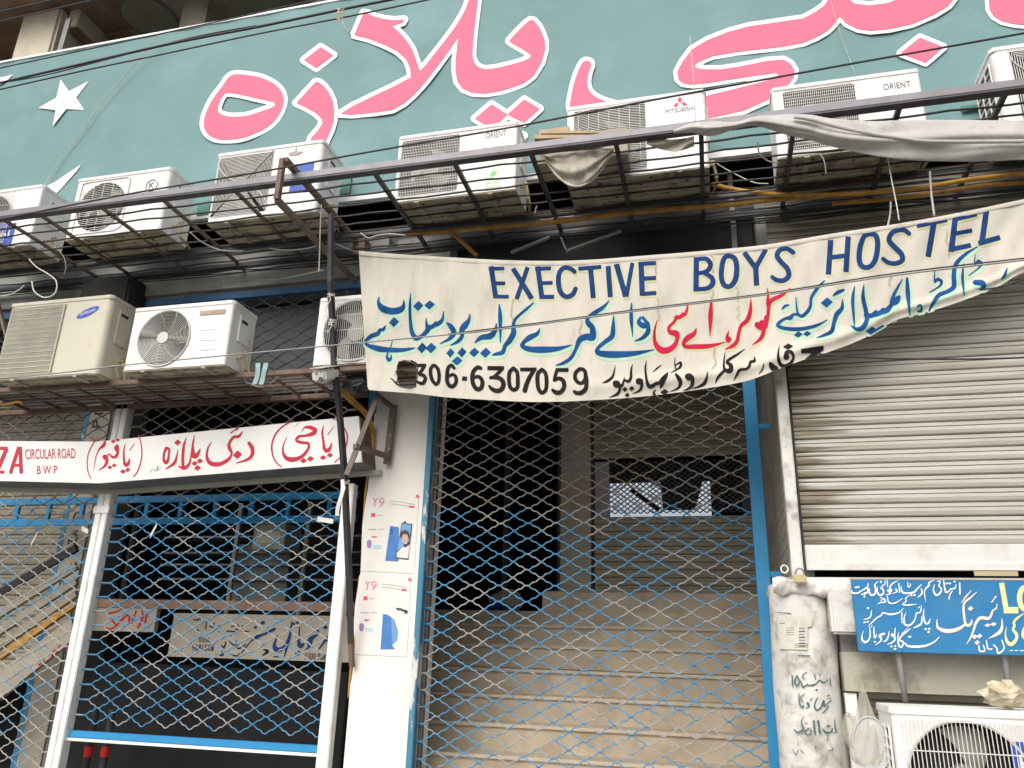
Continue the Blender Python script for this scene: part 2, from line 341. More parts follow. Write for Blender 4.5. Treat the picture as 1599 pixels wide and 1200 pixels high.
def field(prims, x0, y0, nx, ny, st, pad):
    F = np.full((ny, nx), 1e3)
    def polyd(pts, gx, gy):
        P = np.array(pts); ins = np.zeros(gx.shape, bool); d = np.full(gx.shape, 1e9)
        for a, b in zip(P, np.roll(P, -1, 0)):
            e = b - a; L = e @ e + 1e-12
            t = np.clip(((gx - a[0]) * e[0] + (gy - a[1]) * e[1]) / L, 0, 1)
            d = np.minimum(d, (gx - a[0] - t * e[0])**2 + (gy - a[1] - t * e[1])**2)
            c = ((a[1] > gy) != (b[1] > gy))
            xi = a[0] + (gy - a[1]) * e[0] / (e[1] if abs(e[1]) > 1e-9 else 1e-9)
            ins ^= (c & (gx < xi))
        d = np.sqrt(d); return np.where(ins, -d, d)
    def win(xa, ya, xb, yb):
        i0 = max(int((xa - pad - x0) / st), 0); i1 = min(int((xb + pad - x0) / st) + 2, nx)
        j0 = max(int((ya - pad - y0) / st), 0); j1 = min(int((yb + pad - y0) / st) + 2, ny)
        if i1 <= i0 or j1 <= j0: return None
        gx, gy = np.meshgrid(x0 + np.arange(i0, i1) * st, y0 + np.arange(j0, j1) * st)
        return slice(j0, j1), slice(i0, i1), gx, gy
    for kind, pts in prims:
        if kind in 'pc':
            xs = [p[0] for p in pts]; ys = [p[1] for p in pts]
            w = win(min(xs), min(ys), max(xs), max(ys))
            if not w: continue
            d = polyd(pts, w[2], w[3])
            F[w[0], w[1]] = np.minimum(F[w[0], w[1]], d) if kind == 'p' else np.maximum(F[w[0], w[1]], -d)
        else:
            if len(pts) == 1: pts = pts * 2
            for a, b in zip(pts[:-1], pts[1:]):
                r = max(a[2], b[2]) / 2
                w = win(min(a[0], b[0]) - r, min(a[1], b[1]) - r, max(a[0], b[0]) + r, max(a[1], b[1]) + r)
                if not w: continue
                gx, gy = w[2], w[3]; ex, ey = b[0] - a[0], b[1] - a[1]; L = ex*ex + ey*ey + 1e-12
                t = np.clip(((gx - a[0]) * ex + (gy - a[1]) * ey) / L, 0, 1)
                d = np.hypot(gx - a[0] - t * ex, gy - a[1] - t * ey) - (a[2] + (b[2] - a[2]) * t) / 2
                F[w[0], w[1]] = np.minimum(F[w[0], w[1]], d)
    return F
def paint(name, prims, m, parent, fn, st=1.0, grow=0.0, clip=None):
    """sheet of faces where the painted field is below `grow`; fn maps drawing units to a point of the surface"""
    xs = []; ys = []
    for kd, pts in prims:
        if kd == 'c': continue
        xs += [p[0] for p in pts]; ys += [p[1] for p in pts]
    pad = 14 + grow; x0 = min(xs) - pad; y0 = min(ys) - pad
    if clip: x0 = max(x0, clip[0]); y0 = max(y0, clip[1])
    x1 = max(xs) + pad; y1 = max(ys) + pad
    if clip: x1 = min(x1, clip[2]); y1 = min(y1, clip[3])
    nx = int((x1 - x0) / st) + 1; ny = int((y1 - y0) / st) + 1
    F = field(prims, x0, y0, nx, ny, st, grow + 2 * st) - grow
    I = F < 0; V = {}; verts = []; faces = []
    def vid(key, x, y):
        if key not in V:
            V[key] = len(verts); verts.append(tuple(fn(x0 + x * st, y0 + y * st)))
        return V[key]
    cnt = I[:-1, :-1].astype(int) + I[1:, :-1] + I[:-1, 1:] + I[1:, 1:]
    for j, i in zip(*np.nonzero(cnt)):
        cs = ((i, j), (i + 1, j), (i + 1, j + 1), (i, j + 1)); poly = []
        for k in range(4):
            a = cs[k]; b = cs[(k + 1) % 4]; fa = F[a[1], a[0]]; fb = F[b[1], b[0]]
            if fa < 0: poly.append(vid(('v', a), a[0], a[1]))
            if (fa < 0) != (fb < 0):
                t = min(max(fa / (fa - fb), 0.02), 0.98); key = ('e',) + ((a, b) if a < b else (b, a))
                poly.append(vid(key, a[0] + (b[0] - a[0]) * t, a[1] + (b[1] - a[1]) * t))
        if len(poly) >= 3: faces.append(tuple(poly))
    o = world_loc(parent) if parent is not None else Vector((0, 0, 0))
    me = bpy.data.meshes.new(name)
    me.from_pydata([(v[0] - o.x, v[1] - o.y, v[2] - o.z) for v in verts], [], faces)
    me.materials.append(MATS[m]); me.update()
    return link_mesh(name, me, parent)

def text(name, body, p, w, h, m, parent, xdir=(1, 0, 0), up=(0, 0, 1), spacing=1.0):
    """print letters, flat on the surface through p (lower left), w x h metres"""
    cu = bpy.data.curves.new(name, 'FONT'); cu.body = body; cu.size = 1; cu.space_character = spacing
    cu.resolution_u = 3
    ob = bpy.data.objects.new(name, cu); COL.objects.link(ob)
    dg = bpy.context.evaluated_depsgraph_get(); dg.update()
    me = bpy.data.meshes.new_from_object(ob.evaluated_get(dg)); bpy.data.objects.remove(ob)
    n = len(me.vertices); co = np.empty(n * 3); me.vertices.foreach_get('co', co); co = co.reshape(-1, 3)
    mn = co.min(0); mx = co.max(0); q = (co - mn) / np.maximum(mx - mn, 1e-6)
    o = world_loc(parent)
    X = np.array(xdir, float) * w; Z = np.array(up, float) * h
    out = np.array(p, float) - np.array(o) + q[:, :1] * X + q[:, 1:2] * Z
    me.vertices.foreach_set('co', out.ravel()); me.materials.clear(); me.materials.append(MATS[m]); me.update()
    return link_mesh(name, me, parent)
# ================================================================== SETTING
o = MB(); o.quad((-150, -200, 0), (150, -200, 0), (150, 120, 0), (-150, 120, 0)).build('street', 'asphalt')['kind'] = 'structure'
MB().box(-30, 30, 2.6, 5.2, 0.0, 0.13).build('pavement', 'pavement')['kind'] = 'structure'

# ------------------------------------------------------------------ the plaza building
bld = thing('plaza_building', 'plaza building with recessed shop fronts, grey lintels and an open upper gallery', 'building', (-3, 5.6, 0))
def part(name, m, *boxes, parent=bld, bevel=0.0):
    b = MB()
    for x in boxes: b.box(*x)
    return b.build(name, m, parent, bevel=bevel)
part('lintel', 'grey_wall', (-12, -2.56, 5.51, 5.8, 4.60, 4.94))
part('lintel', 'concrete', (-12, -2.56, 5.55, 5.8, 4.555, 4.60))
part('floor_slab', 'concrete', (-12, 7, 5.62, 12.4, 4.94, 5.12))
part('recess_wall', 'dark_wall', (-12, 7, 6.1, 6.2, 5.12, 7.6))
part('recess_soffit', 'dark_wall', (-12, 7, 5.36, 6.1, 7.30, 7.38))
# main pillar between the two gates, and the darker upper part
part('pillar', 'pillar_paint', (-2.555, -2.075, 5.50, 5.86, 0, 4.05), bevel=0.012)
part('pillar_head', 'grey_wall', (-2.50, -2.02, 5.56, 5.9, 4.05, 4.94))
part('beam', 'dark_wall', (-2.02, 0.42, 5.75, 5.95, 4.45, 4.94))
part('column_head', 'dark_wall', (-5.45, -4.93, 5.30, 5.62, 4.18, 4.72), bevel=0.02)
# rooms behind the gates
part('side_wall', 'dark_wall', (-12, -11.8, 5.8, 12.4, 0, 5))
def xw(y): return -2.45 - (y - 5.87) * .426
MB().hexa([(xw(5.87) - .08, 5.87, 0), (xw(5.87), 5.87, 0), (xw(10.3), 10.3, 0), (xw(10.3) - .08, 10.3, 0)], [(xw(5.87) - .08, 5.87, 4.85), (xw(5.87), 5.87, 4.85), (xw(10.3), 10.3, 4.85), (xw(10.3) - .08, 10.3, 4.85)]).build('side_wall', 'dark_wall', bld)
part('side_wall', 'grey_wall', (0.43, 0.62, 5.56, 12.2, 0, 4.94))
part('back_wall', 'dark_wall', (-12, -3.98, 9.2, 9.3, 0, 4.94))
part('back_wall', 'unlit_black', (-4.5, -1.52, 10.3, 10.4, 0, 4.94))
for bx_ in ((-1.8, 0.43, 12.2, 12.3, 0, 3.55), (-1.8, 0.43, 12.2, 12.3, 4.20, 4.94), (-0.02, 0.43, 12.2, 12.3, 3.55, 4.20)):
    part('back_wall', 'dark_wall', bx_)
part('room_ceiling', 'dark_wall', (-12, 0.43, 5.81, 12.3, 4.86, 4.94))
part('room_floor', 'floor_dark', (-12, 0.6, 5.3, 12.3, 0.0, 0.14))
part('wall_board', 'panel_grey', (-4.78, -2.62, 5.70, 5.74, 3.66, 4.47))  # upright grey wall board behind the upper middle mesh
part('inner_column', 'beige_plaster', (-1.51, -1.20, 7.9, 8.2, 1.95, 4.9), bevel=0.01)
part('landing_wall', 'beige_plaster', (-1.66, 0.43, 7.86, 7.9, 1.98, 2.20))
part('door_edge', 'door_grey', (-1.62, -1.57, 8.3, 8.36, 2.0, 4.6), (-2.30, -2.24, 8.6, 8.66, 2.0, 4.4))
# upper gallery above the green sign
part('gallery_ceiling', 'brown_beam', (-14, -6.6, 5.4, 11.0, 8.96, 9.15))
part('gallery_ceiling', 'olive_ceiling', (-6.6, 8, 5.4, 11.0, 8.95, 9.15))
part('gallery_column', 'cream_column', (-7.98, -7.40, 6.0, 6.5, 7.3, 8.95), bevel=0.03)
part('column_base', 'cream_column', (-8.02, -7.36, 5.92, 6.5, 7.3, 8.02), bevel=0.02)
xa_ = -7.38; xb_ = at(122, 30, 6.1)[0]; za_ = at(112, 41, 6.1)[2]; zb_ = at(125, 10, 6.1)[2]
part('gallery_beam', 'cream_column', (xa_, xb_, 6.1, 9.0, za_, zb_), bevel=.01)
part('beam_soffit', 'brown_beam', (xa_ + .01, xb_ - .01, 6.12, 9.0, za_ - .006, za_ - .002))
part('gallery_beam', 'brown_beam', (xb_ + .02, xb_ + .5, 6.5, 9.0, zb_ - .1, 8.95))
MB().bar(at(108, 30, 5.9), at(93, 82, 5.9), .07, .02, up=(0, 1, 0)).build('hanging_strip', 'cable_grey', bld)
part('gallery_beam', 'olive_ceiling', (-5.9, -5.55, 6.3, 11.0, 8.55, 8.95))
part('gallery_beam', 'olive_ceiling', (-4.15, -3.8, 6.3, 11.0, 8.6, 8.95))
part('gallery_beam', 'olive_ceiling', (-2.6, -2.2, 6.3, 11.0, 8.6, 8.95))
part('gallery_wall', 'concrete', (-14, 8, 9.0, 9.1, 7.0, 8.95))
c = atz(233, 28, 8.93)
MB().poly([(c[0] + .33 * math.cos(a), c[1] + .33 * math.sin(a), 8.93) for a in [2 * math.pi * i / 32 for i in range(32)]]).build('ceiling_rosette', 'gallery_plaster', bld)
MB().tube([(c[0] + .33 * math.cos(a), c[1] + .33 * math.sin(a), 8.935) for a in [2 * math.pi * i / 32 for i in range(33)]], .012, 5).build('rosette_rim', 'concrete', bld)
# protruding right-hand shop block
part('shop_side_wall', 'grey_wall', (0.47, 0.52, 4.68, 5.5, 2.0, 3.93))
part('shop_slab', 'stained_lintel', (0.607, 3.4, 4.60, 5.5, 1.47, 1.66))
part('shop_sill', 'dirty_white', (0.30, 3.4, 4.57, 5.4, 1.97, 2.035), bevel=0.015)
part('shop_inner_wall', 'dark_wall', (0.62, 3.4, 5.5, 5.6, 0, 4.9))
part('shop_fascia', 'concrete', (0.40, 3.4, 4.64, 5.5, 3.90, 3.94))
part('shop_infill', 'dirty_white', (0.62, 3.4, 4.72, 4.95, 1.66, 1.97))
# lumpy mortar where the shutter meets the column
b = MB()
def lump(u, v):
    x = 0.29 + u * 0.46; t = v * math.pi
    r = 0.030 + 0.008 * math.sin(x * 37) * math.sin(x * 71 + 2) + 0.003 * math.sin(x * 160 + v * 8)
    return (x, 4.575 - r * math.sin(t) - 0.005 * math.sin(x * 50 + v * 9), 1.99 + 0.045 * math.cos(t) * (1 + .15 * math.sin(x * 61)) - 0.02 * u)
b.grid(lump, 60, 12); b.build('mortar', 'dirty_white', bld, smooth=True)

# ------------------------------------------------------------------ staircase behind the right gate
st = thing('staircase', 'tan marble staircase rising behind the right blue mesh gate', 'staircase', (-0.8, 5.95, 0.14))
zs = [0.92, 1.105, 1.295, 1.485, 1.68, 1.86, 2.0]
zs = [0.92 - .19 * 3, .92 - .19 * 2, .92 - .19] + zs
for k, z in enumerate(zs[:-1]):
    y = 5.95 + .28 * (k - 3)
    s = MB().box(xw(y) + .015, 0.41, y, y + 0.30, z - 0.19, z - 0.028).build('step', 'marble_step', st)
    MB().box(xw(y) + .015, 0.41, y - 0.022, y + 0.30, z - 0.026, z).build('nosing', 'marble_nosing', s, bevel=0.004)
MB().box(xw(7.63) + .015, 0.41, 7.63, 8.6, 1.8, 1.995).build('landing', 'marble_step', st)
MB().box(-1.66, 0.41, 7.78, 7.86, 1.997, 2.18).build('landing_step', 'marble_step', st)
# clutter on the landing
t = thing('plastic_bundle', 'crumpled grey and blue bundle lying at the top of the stairs', 'bundle', (-2.0, 7.8, 2.0))
def blob(cx, cy, cz, rx, ry, rz, seed, nu=18, nv=12, amp=0.25):
    rnd = random.Random(seed); ph = [rnd.uniform(0, 6) for _ in range(6)]
    def f(u, v):
        a = 2 * math.pi * u; e = math.pi * (v - .5)
        n = 1 + amp * (math.sin(3 * a + ph[0]) * math.cos(2 * e + ph[1]) * .5 + math.sin(5 * a + 4 * e + ph[2]) * .35 + math.sin(9 * a - 6 * e + ph[3]) * .2)
        return (cx + rx * n * math.cos(e) * math.cos(a), cy + ry * n * math.cos(e) * math.sin(a), cz + rz * n * math.sin(e))
    b = MB(); b.grid(f, nu, nv); return b
p = at(790, 938, 7.75)
blob(p[0], 7.8, 2.09, .17, .1, .10, 3).build('bundle_body', 'cable_grey', t)
blob(p[0] - .1, 7.74, 2.03, .12, .08, .04, 5).build('bundle_wrap', 'banner_blue', t)

# ------------------------------------------------------------------ roller shutters, slat by slat
def slat_mesh(name, x0, x1, h, m, depth=0.014):
    b = MB(); prof = [(0.0, 0.016), (0.04, 0.003), (0.10, -0.002), (0.36, -depth * .40), (0.60, -0.003), (0.635, 0.004), (0.67, -0.004), (0.93, -0.002), (0.955, 0.016), (1.01, .018)]
    for (a, ya), (c, yc) in zip(prof[:-1], prof[1:]):
        b.quad((x0, ya, a * h), (x1, ya, a * h), (x1, yc, c * h), (x0, yc, c * h))
    return b.mesh(name, m)
def shutter(label, x0, x1, Y, z0, z1, h, m, rail_m=None, rail_h=0.1, skip=None, rot=0, loc=None):
    t = thing('roller_shutter', label, 'roller shutter', loc or ((x0 + x1) / 2, Y, z0))
    base = Vector(t.location)
    cx = base.x
    me = slat_mesh('slat', x0 - cx, x1 - cx, h, m)
    z = z0 + (rail_h if rail_m else 0); k = 0
    while z < z1:
        if not (skip and skip(z)):
            s = link_mesh('slat', me, t, (0, Y - base.y, z - base.z)); s.rotation_euler.z = rot
            s.location.y += 0.0015 * math.sin(k * 2.1)
        z += h; k += 1
    if rail_m:
        MB().box(x0, x1, Y - 0.012, Y + 0.012, z0, z0 + rail_h).build('bottom_rail', rail_m, t, bevel=0.003)
    return t
rs = shutter('large grey roller shutter with a white bottom rail beside the right gate', 0.475, 3.3, 4.62, 2.075, 3.84, 0.0745, 'shutter_streaked', 'shutter_rail', 0.135)
MB().box(0.475, 3.3, 4.596, 4.606, 2.075, 2.108).build('rail_angle', 'shutter_rail', rs)
MB().box(0.395, 0.455, 4.56, 4.66, 2.02, 3.9).build('guide_channel', 'dirty_white', rs, bevel=0.006)
b = MB(); q = at(1555, 896, 4.59); b.box(q[0] - .1, q[0] + .1, 4.586, 4.594, q[2] - .012, q[2] + .012); b.build('lock_plate', 'brass', rs)
# side shutter seen very obliquely on the return of the block
t = thing('roller_shutter', 'shaded side shutter on the narrow return between right gate and large shutter', 'roller shutter', (0.445, 5.1, 2.0))
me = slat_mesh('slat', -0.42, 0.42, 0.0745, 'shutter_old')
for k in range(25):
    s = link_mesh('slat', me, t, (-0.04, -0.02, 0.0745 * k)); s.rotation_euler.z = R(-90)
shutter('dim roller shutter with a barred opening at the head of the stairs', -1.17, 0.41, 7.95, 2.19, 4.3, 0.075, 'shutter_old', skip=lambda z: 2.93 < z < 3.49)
# barred opening in it
t = thing('window_grille', 'dark diamond grille filling the opening in the stairhead shutter', 'grille', (-0.37, 8.0, 3.0))
for sgn in (1, -1):
    b = MB()
    for k in range(-14, 34):
        x = -1.1 + k * 0.065
        z0, z1 = 2.98, 3.52; x1 = x + sgn * 0.70
        a, c = (x, z0), (x1, z1)
        pts = [(a[0] + (c[0] - a[0]) * i / 8, 8.02, a[1] + (c[1] - a[1]) * i / 8) for i in range(9)]
        pts = [p for p in pts if -1.1 < p[0] < 0.4]
        if len(pts) > 1: b.tube(pts, 0.006, 4)
    b.build('bars', 'dark_iron', t)
MB().box(-1.17, -1.02, 8.0, 8.03, 2.95, 3.52).build('side_plate', 'grey_iron', t)
MB().hexa([at(1035, 796, 9.6), at(1085, 796, 9.6), at(1085, 796, 9.6) + np.array([0, .05, 0]), at(1035, 796, 9.6) + np.array([0, .05, 0])], [at(1030, 740, 9.6), at(1100, 740, 9.6), at(1100, 740, 9.6) + np.array([0, .05, 0]), at(1030, 740, 9.6) + np.array([0, .05, 0])]).bar(at(985, 765, 9.6), at(1030, 796, 9.6), .03, .05).bar(at(1000, 740, 9.7), at(1040, 765, 9.7), .03, .03).build('awning_frame', 'dark_iron', t)
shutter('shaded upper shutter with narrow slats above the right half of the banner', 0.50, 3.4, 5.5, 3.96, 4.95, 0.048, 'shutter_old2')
# lower shutter behind the big AC unit
shutter('grimy roller shutter of the low shop, half hidden by an outdoor unit', 0.62, 3.3, 4.86, 0.15, 1.47, 0.075, 'shutter_metal')
# shutter behind the left gate and one in the upper gallery
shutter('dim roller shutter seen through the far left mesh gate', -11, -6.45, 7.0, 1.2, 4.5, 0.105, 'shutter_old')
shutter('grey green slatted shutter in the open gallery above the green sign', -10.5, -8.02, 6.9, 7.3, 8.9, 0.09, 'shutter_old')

# ------------------------------------------------------------------ woven mesh gates
GH = 0.1085
def wire_mesh(kind, gw, nh, sl, sr, m, r=0.0050):
    """one crimped wire of nh half cells from x = 0, with straight stubs sl / sr beyond its ends"""
    b = MB(); yo = -0.003 if kind == 'A' else 0.003; sg = 1 if kind == 'A' else -1
    def z(u):
        k = min(int(u), nh - 1); t = u - k; h = t - 0.075 * math.sin(4 * math.pi * t)
        return sg * ((h if k % 2 == 0 else 1 - h) * GH / 2 + 0.003)
    pts = [(-sl, yo, z(0))] + [(gw / 2 * i / 8, yo, z(i / 8)) for i in range(nh * 8 + 1)] + [(nh * gw / 2 + sr, yo, z(nh))]
    b.tube(pts, r, 4, cap=False)
    return b.mesh('wire', m)
def mesh_gate(label, xl, xr, zb, zt, x0, x1, nh, zn, m, Y=5.5, zsplit=None, m_top=None):
    t = thing('mesh_gate', label, 'mesh gate', ((xl + xr) / 2, Y, zb))
    gw = (x1 - x0) / nh * 2; bx, by, bz = t.location; mk = {}
    for kind in 'AB':
        mk[kind, 0] = wire_mesh(kind, gw, nh, x0 - xl, xr - x1, m)
        mk[kind, 1] = wire_mesh(kind, gw, nh, x0 - xl, xr - x1, m_top or m)
        mk[kind, 2] = wire_mesh(kind, gw, nh, x0 - xl, xr - x1, 'gate_dark')
    m0 = math.ceil((zb + .03 - zn) / GH); m1 = math.floor((zt - zn) / GH)
    for i in range(m0, m1 + 1):
        z = zn + i * GH; w = (2 if z > 3.5 else 1) if (zsplit and z > zsplit) else 0
        for kind in 'AB':
            if kind == 'B' and z - .054 < zb + .01: continue
            o = link_mesh('wire', mk[kind, w], t, (x0 - bx, 0, z - bz))
            o.location.y += random.uniform(-.002, .002); o.location.x += random.uniform(-.004, .004)
    return t
g = mesh_gate('wide blue mesh gate in front of the marble stairs', -2.03, 0.25, 0.35, 4.45, -1.995, 0.23, 22, 3.193, 'gate_blue', zsplit=2.6, m_top='gate_upper')
MB().box(0.25, 0.335, 5.46, 5.54, 0.14, 4.45).build('jamb', 'frame_blue', g, bevel=0.004)
MB().box(-2.072, -2.028, 5.43, 5.50, 0.14, 4.45).build('jamb', 'frame_blue_old', g, bevel=0.004)
MB().box(-2.028, -1.999, 5.51, 5.55, 0.14, 4.45).build('side_channel', 'dark_iron', g)
for px, py in ((1190, 666), (1190, 897)):
    a = at(px, py, 5.44); MB().box(0.335, a[0] + 0.19, 5.44, 5.458, a[2] - .018, a[2] + .018).build('tie_bar', 'frame_blue', g, bevel=0.003)
g = mesh_gate('middle mesh gate hung under the white sign with its blue bottom bar raised', -4.815, -2.71, 0.965, 4.46, -4.71, -2.77, 19, 1.831, 'gate_blue', zsplit=2.72, m_top='gate_upper')
MB().box(-4.83, -2.72, 5.485, 5.52, 0.915, 0.962).build('bottom_bar', 'frame_blue', g, bevel=0.003)
MB().box(-4.83, -2.72, 5.475, 5.525, 0.893, 0.912).build('bar_lip', 'post_white', g)
for x0, x1 in ((-4.935, -4.875), (-4.870, -4.815)):
    MB().box(x0, x1, 5.44, 5.53, 0.14, 4.3).build('post', 'post_white', g, bevel=0.006)
MB().box(-4.95, -4.80, 5.43, 5.44 + .012, 2.60, 2.66).build('cap', 'post_white', g, bevel=0.004)
MB().box(-2.735, -2.645, 5.45, 5.53, 0.14, 2.80).build('post', 'post_white', g, bevel=0.006)
MB().box(-4.87, -2.60, 5.47, 5.53, 4.475, 4.535).build('head_bar', 'frame_blue_shaded', g)
g = mesh_gate('left mesh gate of grey and blue wire, cut off by the picture edge', -8.95, -4.94, 0.35, 4.46, -8.9, -5.02, 38, 1.559, 'gate_grey', zsplit=3.05, m_top='gate_upper')
MB().box(-9, -4.98, 5.47, 5.53, 4.475, 4.535).build('head_bar', 'frame_blue_shaded', g)
# ribbons / tags tied to the gates
for lab, px, py, dx, dy in (('white paper strip knotted to the middle gate below the blue rail', 241, 829, 5, -9), ('white paper twist tied on the far left gate', 55, 842, 5, -9),
                            ('short white tag stuck in the left gate beside its post', 134, 828, 5, 3), ('white label caught in the middle gate near the pole', 509, 813, 12, 2)):
    a = at(px - dx, py - dy, 5.48); c = at(px + dx, py + dy, 5.48)
    bb = MB(); h = .018
    bb.hexa([(a[0], 5.47, a[2] - h), (c[0], 5.468, c[2] - h), (c[0], 5.472, c[2] - h), (a[0], 5.475, a[2] - h)],
            [(a[0], 5.465, a[2] + h), (c[0], 5.47, c[2] + h), (c[0], 5.474, c[2] + h), (a[0], 5.47, a[2] + h)])
    tag(bb.build('paper_tag', 'paper_white'), lab, 'tag')

# ------------------------------------------------------------------ things inside the left rooms
t = thing('blue_railing', 'blue ladder-like steel railing crossing behind the mesh gates', 'railing', (-4.6, 6.3, 2.6))
Y = 6.3
zt = at(340, 778, Y)[2]; zb = at(340, 813, Y)[2]
MB().box(-8.5, -3.0, Y - .02, Y + .02, zt - .03, zt + .03).build('rail', 'frame_blue', t)
MB().box(-8.5, -3.0, Y - .02, Y + .02, zb - .03, zb + .03).build('rail', 'frame_blue', t)
for px in (-95, -40, 28, 77, 129, 181, 230, 283, 337, 393, 450, 515):
    x = at(px, 795, Y)[0]; MB().box(x - .022, x + .022, Y - .015, Y + .015, zb, zt).build('rung', 'frame_blue', t)
t = thing('lettered_column', 'pale column with black stencilled letters running up it behind the left gate', 'column', (-6.1, 6.6, 0))
xa = at(118, 760, 6.6)[0]; xb = at(150, 760, 6.6)[0]
MB().box(xa, xb, 6.6, 6.95, 0.14, 4.86).build('shaft', 'beige_plaster', t)
MB().box(xb, xb + .16, 6.62, 6.95, 0.14, 4.86).build('shaft_side', 'concrete', t)
MB().box(xa - .09, xa, 6.62, 6.7, 0.14, 4.86).build('blue_strip', 'frame_blue_old', t)
w = (xb - xa)
for ch, py in zip('PLAZADUBAIPLZ', (918, 893, 868, 853, 838, 812, 790, 770, 752, 735, 668, 648, 632)):
    q = at(112 + (850 - py) * .17, py, 6.59)
    text('letter', ch, (xa + w * .62, 6.592, q[2]), .085, .10, 'column_letter', t, xdir=(0, 0, 1), up=(-1, 0, 0))
# inclined stair stringer sign behind the left gate
t = thing('stair_signboard', 'sloping white board with magenta Urdu letters along a stair behind the left gate', 'sign', tuple(at(40, 1020, 6.1)))
Y = 6.1
cs = [at(-60, 1085, Y), at(-60, 1135, Y), at(112, 990, Y), at(112, 955, Y)]
cs = [at(-60, 1092, Y), at(112, 965, Y), at(112, 1000, Y), at(-60, 1140, Y)]
b = MB(); b.hexa([c + np.array([0, 0, 0]) for c in (cs[3], cs[2])] + [cs[2] + np.array([0, .04, 0]), cs[3] + np.array([0, .04, 0])],
                 [cs[0], cs[1], cs[1] + np.array([0, .04, 0]), cs[0] + np.array([0, .04, 0])]); b.build('board', 'beige_plaster', t)
paint('lettering', [S(8, 0, 930, (560, 650, 14), (570, 600, 10)), S(8, 0, 930, (480, 870, 20), (530, 830, 14), (560, 800, 8)), S(8, 0, 930, (640, 780, 18), (660, 700, 14), (700, 690, 16), (700, 740, 14)),
                    S(8, 0, 930, (720, 650, 14), (770, 610, 16), (800, 640, 10)), S(8, 0, 930, (830, 630, 26), (860, 650, 20), (820, 690, 12))], 'sign_red', t, onY(Y, .004), st=.8)
for i, (dy, m) in enumerate(((-22, 'hose_yellow'), (-42, 'shutter_old'), (-66, 'shutter_old'), (-95, 'shutter_old'), (-130, 'dark_wall'))):
    a = at(-60, 1092 + dy, Y + .1); c = at(120, 960 + dy * .8, Y + .1)
    tag(MB().bar(a, c, .04, .07 if i else .05).build('sloping_pipe' if i == 0 else 'stair_string', m),
        ('orange brown pipe sloping just above the board behind the left gate', 'tan stair edge second up from the sloping board', 'tan stair edge third up from the sloping board',
         'tan stair edge fourth up from the sloping board', 'dark handrail topmost of the sloping members behind the left gate')[i], 'pipe' if i == 0 else 'stair edge')
# pink lettered board and long dealer sign inside the middle gate
Y = 6.4
t = thing('shop_signboard', 'long cream dealer sign with blue Urdu letters behind the middle gate', 'sign', tuple(at(405, 1030, Y)))
a = at(272, 960, Y); c = at(560, 1031, Y)
MB().box(a[0], c[0], Y, Y + .05, at(400, 1030, Y)[2], at(400, 960, Y)[2]).build('board', 'beige_plaster', t)
k, ox, oy = 5.71, 270, 950
paint('lettering', [S(k, ox, oy, (935, 240, 6), (905, 320, 26), (915, 365, 44), (955, 370, 40), (1000, 330, 22), (1040, 250, 24), (1060, 112, 8)),
    S(k, ox, oy, (1040, 250, 30), (1010, 370, 18), (990, 440, 6)), S(k, ox, oy, (905, 185, 22), (850, 215, 24), (800, 235, 20), (740, 262, 32), (700, 290, 10), (650, 350, 12), (610, 400, 8)),
    S(k, ox, oy, (1130, 170, 8), (1120, 290, 24), (1135, 335, 44), (1165, 320, 20)), S(k, ox, oy, (1290, 235, 10), (1225, 280, 44), (1215, 350, 34), (1170, 380, 8)),
    S(k, ox, oy, (1480, 205, 30), (1400, 258, 44), (1350, 300, 20), (1290, 380, 10)), D(k, ox, oy, 800, 130, 26, 20), D(k, ox, oy, 1115, 400, 32, 24), D(k, ox, oy, 1287, 207, 22, 18),
    D(k, ox, oy, 1358, 172, 24, 20), D(k, ox, oy, 1428, 130, 26, 24), D(k, ox, oy, 1110, 130, 20, 16), D(k, ox, oy, 1075, 140, 18, 14), D(k, ox, oy, 735, 170, 20, 16)], 'banner_blue', t, onY(Y, .004), st=.8)
paint('small_lettering', [S(k, ox, oy, (610, 205, 8), (680, 205, 8)), S(k, ox, oy, (575, 140, 8), (590, 185, 12), (560, 190, 10)), S(k, ox, oy, (625, 150, 6), (610, 185, 10)), S(k, ox, oy, (520, 165, 10), (545, 155, 6)),
    S(k, ox, oy, (480, 205, 12), (550, 208, 10)), S(k, ox, oy, (370, 130, 8), (350, 170, 12), (325, 155, 8)), S(k, ox, oy, (300, 125, 8), (290, 185, 10)), S(k, ox, oy, (180, 100, 8), (215, 105, 12), (250, 85, 6)),
    S(k, ox, oy, (200, 190, 12), (230, 200, 12)), D(k, ox, oy, 412, 160, 14, 14), D(k, ox, oy, 412, 205, 12, 10), S(k, ox, oy, (560, 290, 8), (575, 340, 8)), S(k, ox, oy, (470, 300, 10), (455, 350, 14), (430, 330, 8)),
    S(k, ox, oy, (500, 295, 8), (540, 330, 12), (560, 320, 8)), S(k, ox, oy, (650, 320, 8), (590, 360, 12), (570, 350, 8)), S(k, ox, oy, (510, 415, 14), (570, 425, 12), (590, 400, 6)), S(k, ox, oy, (430, 380, 8), (445, 420, 12), (380, 410, 8)),
    S(k, ox, oy, (810, 370, 12), (845, 385, 26), (800, 420, 10)), S(k, ox, oy, (900, 432, 12), (960, 434, 10)), S(k, ox, oy, (360, 345, 8), (345, 375, 10))], 'banner_black', t, onY(Y, .004), st=.7)
def tpx(name, body, x0, y0, x1, y1, Yp, m, parent):   # text between two points on a wall plane: lower left pixel, upper right pixel
    a = at(x0, y0, Yp); c = at(x1, y1, Yp); text(name, body, a, c[0] - a[0], c[2] - a[2], m, parent)
tpx('phone_number', '0300', 310, 1003, 328, 996, Y - .004, 'banner_black', t)
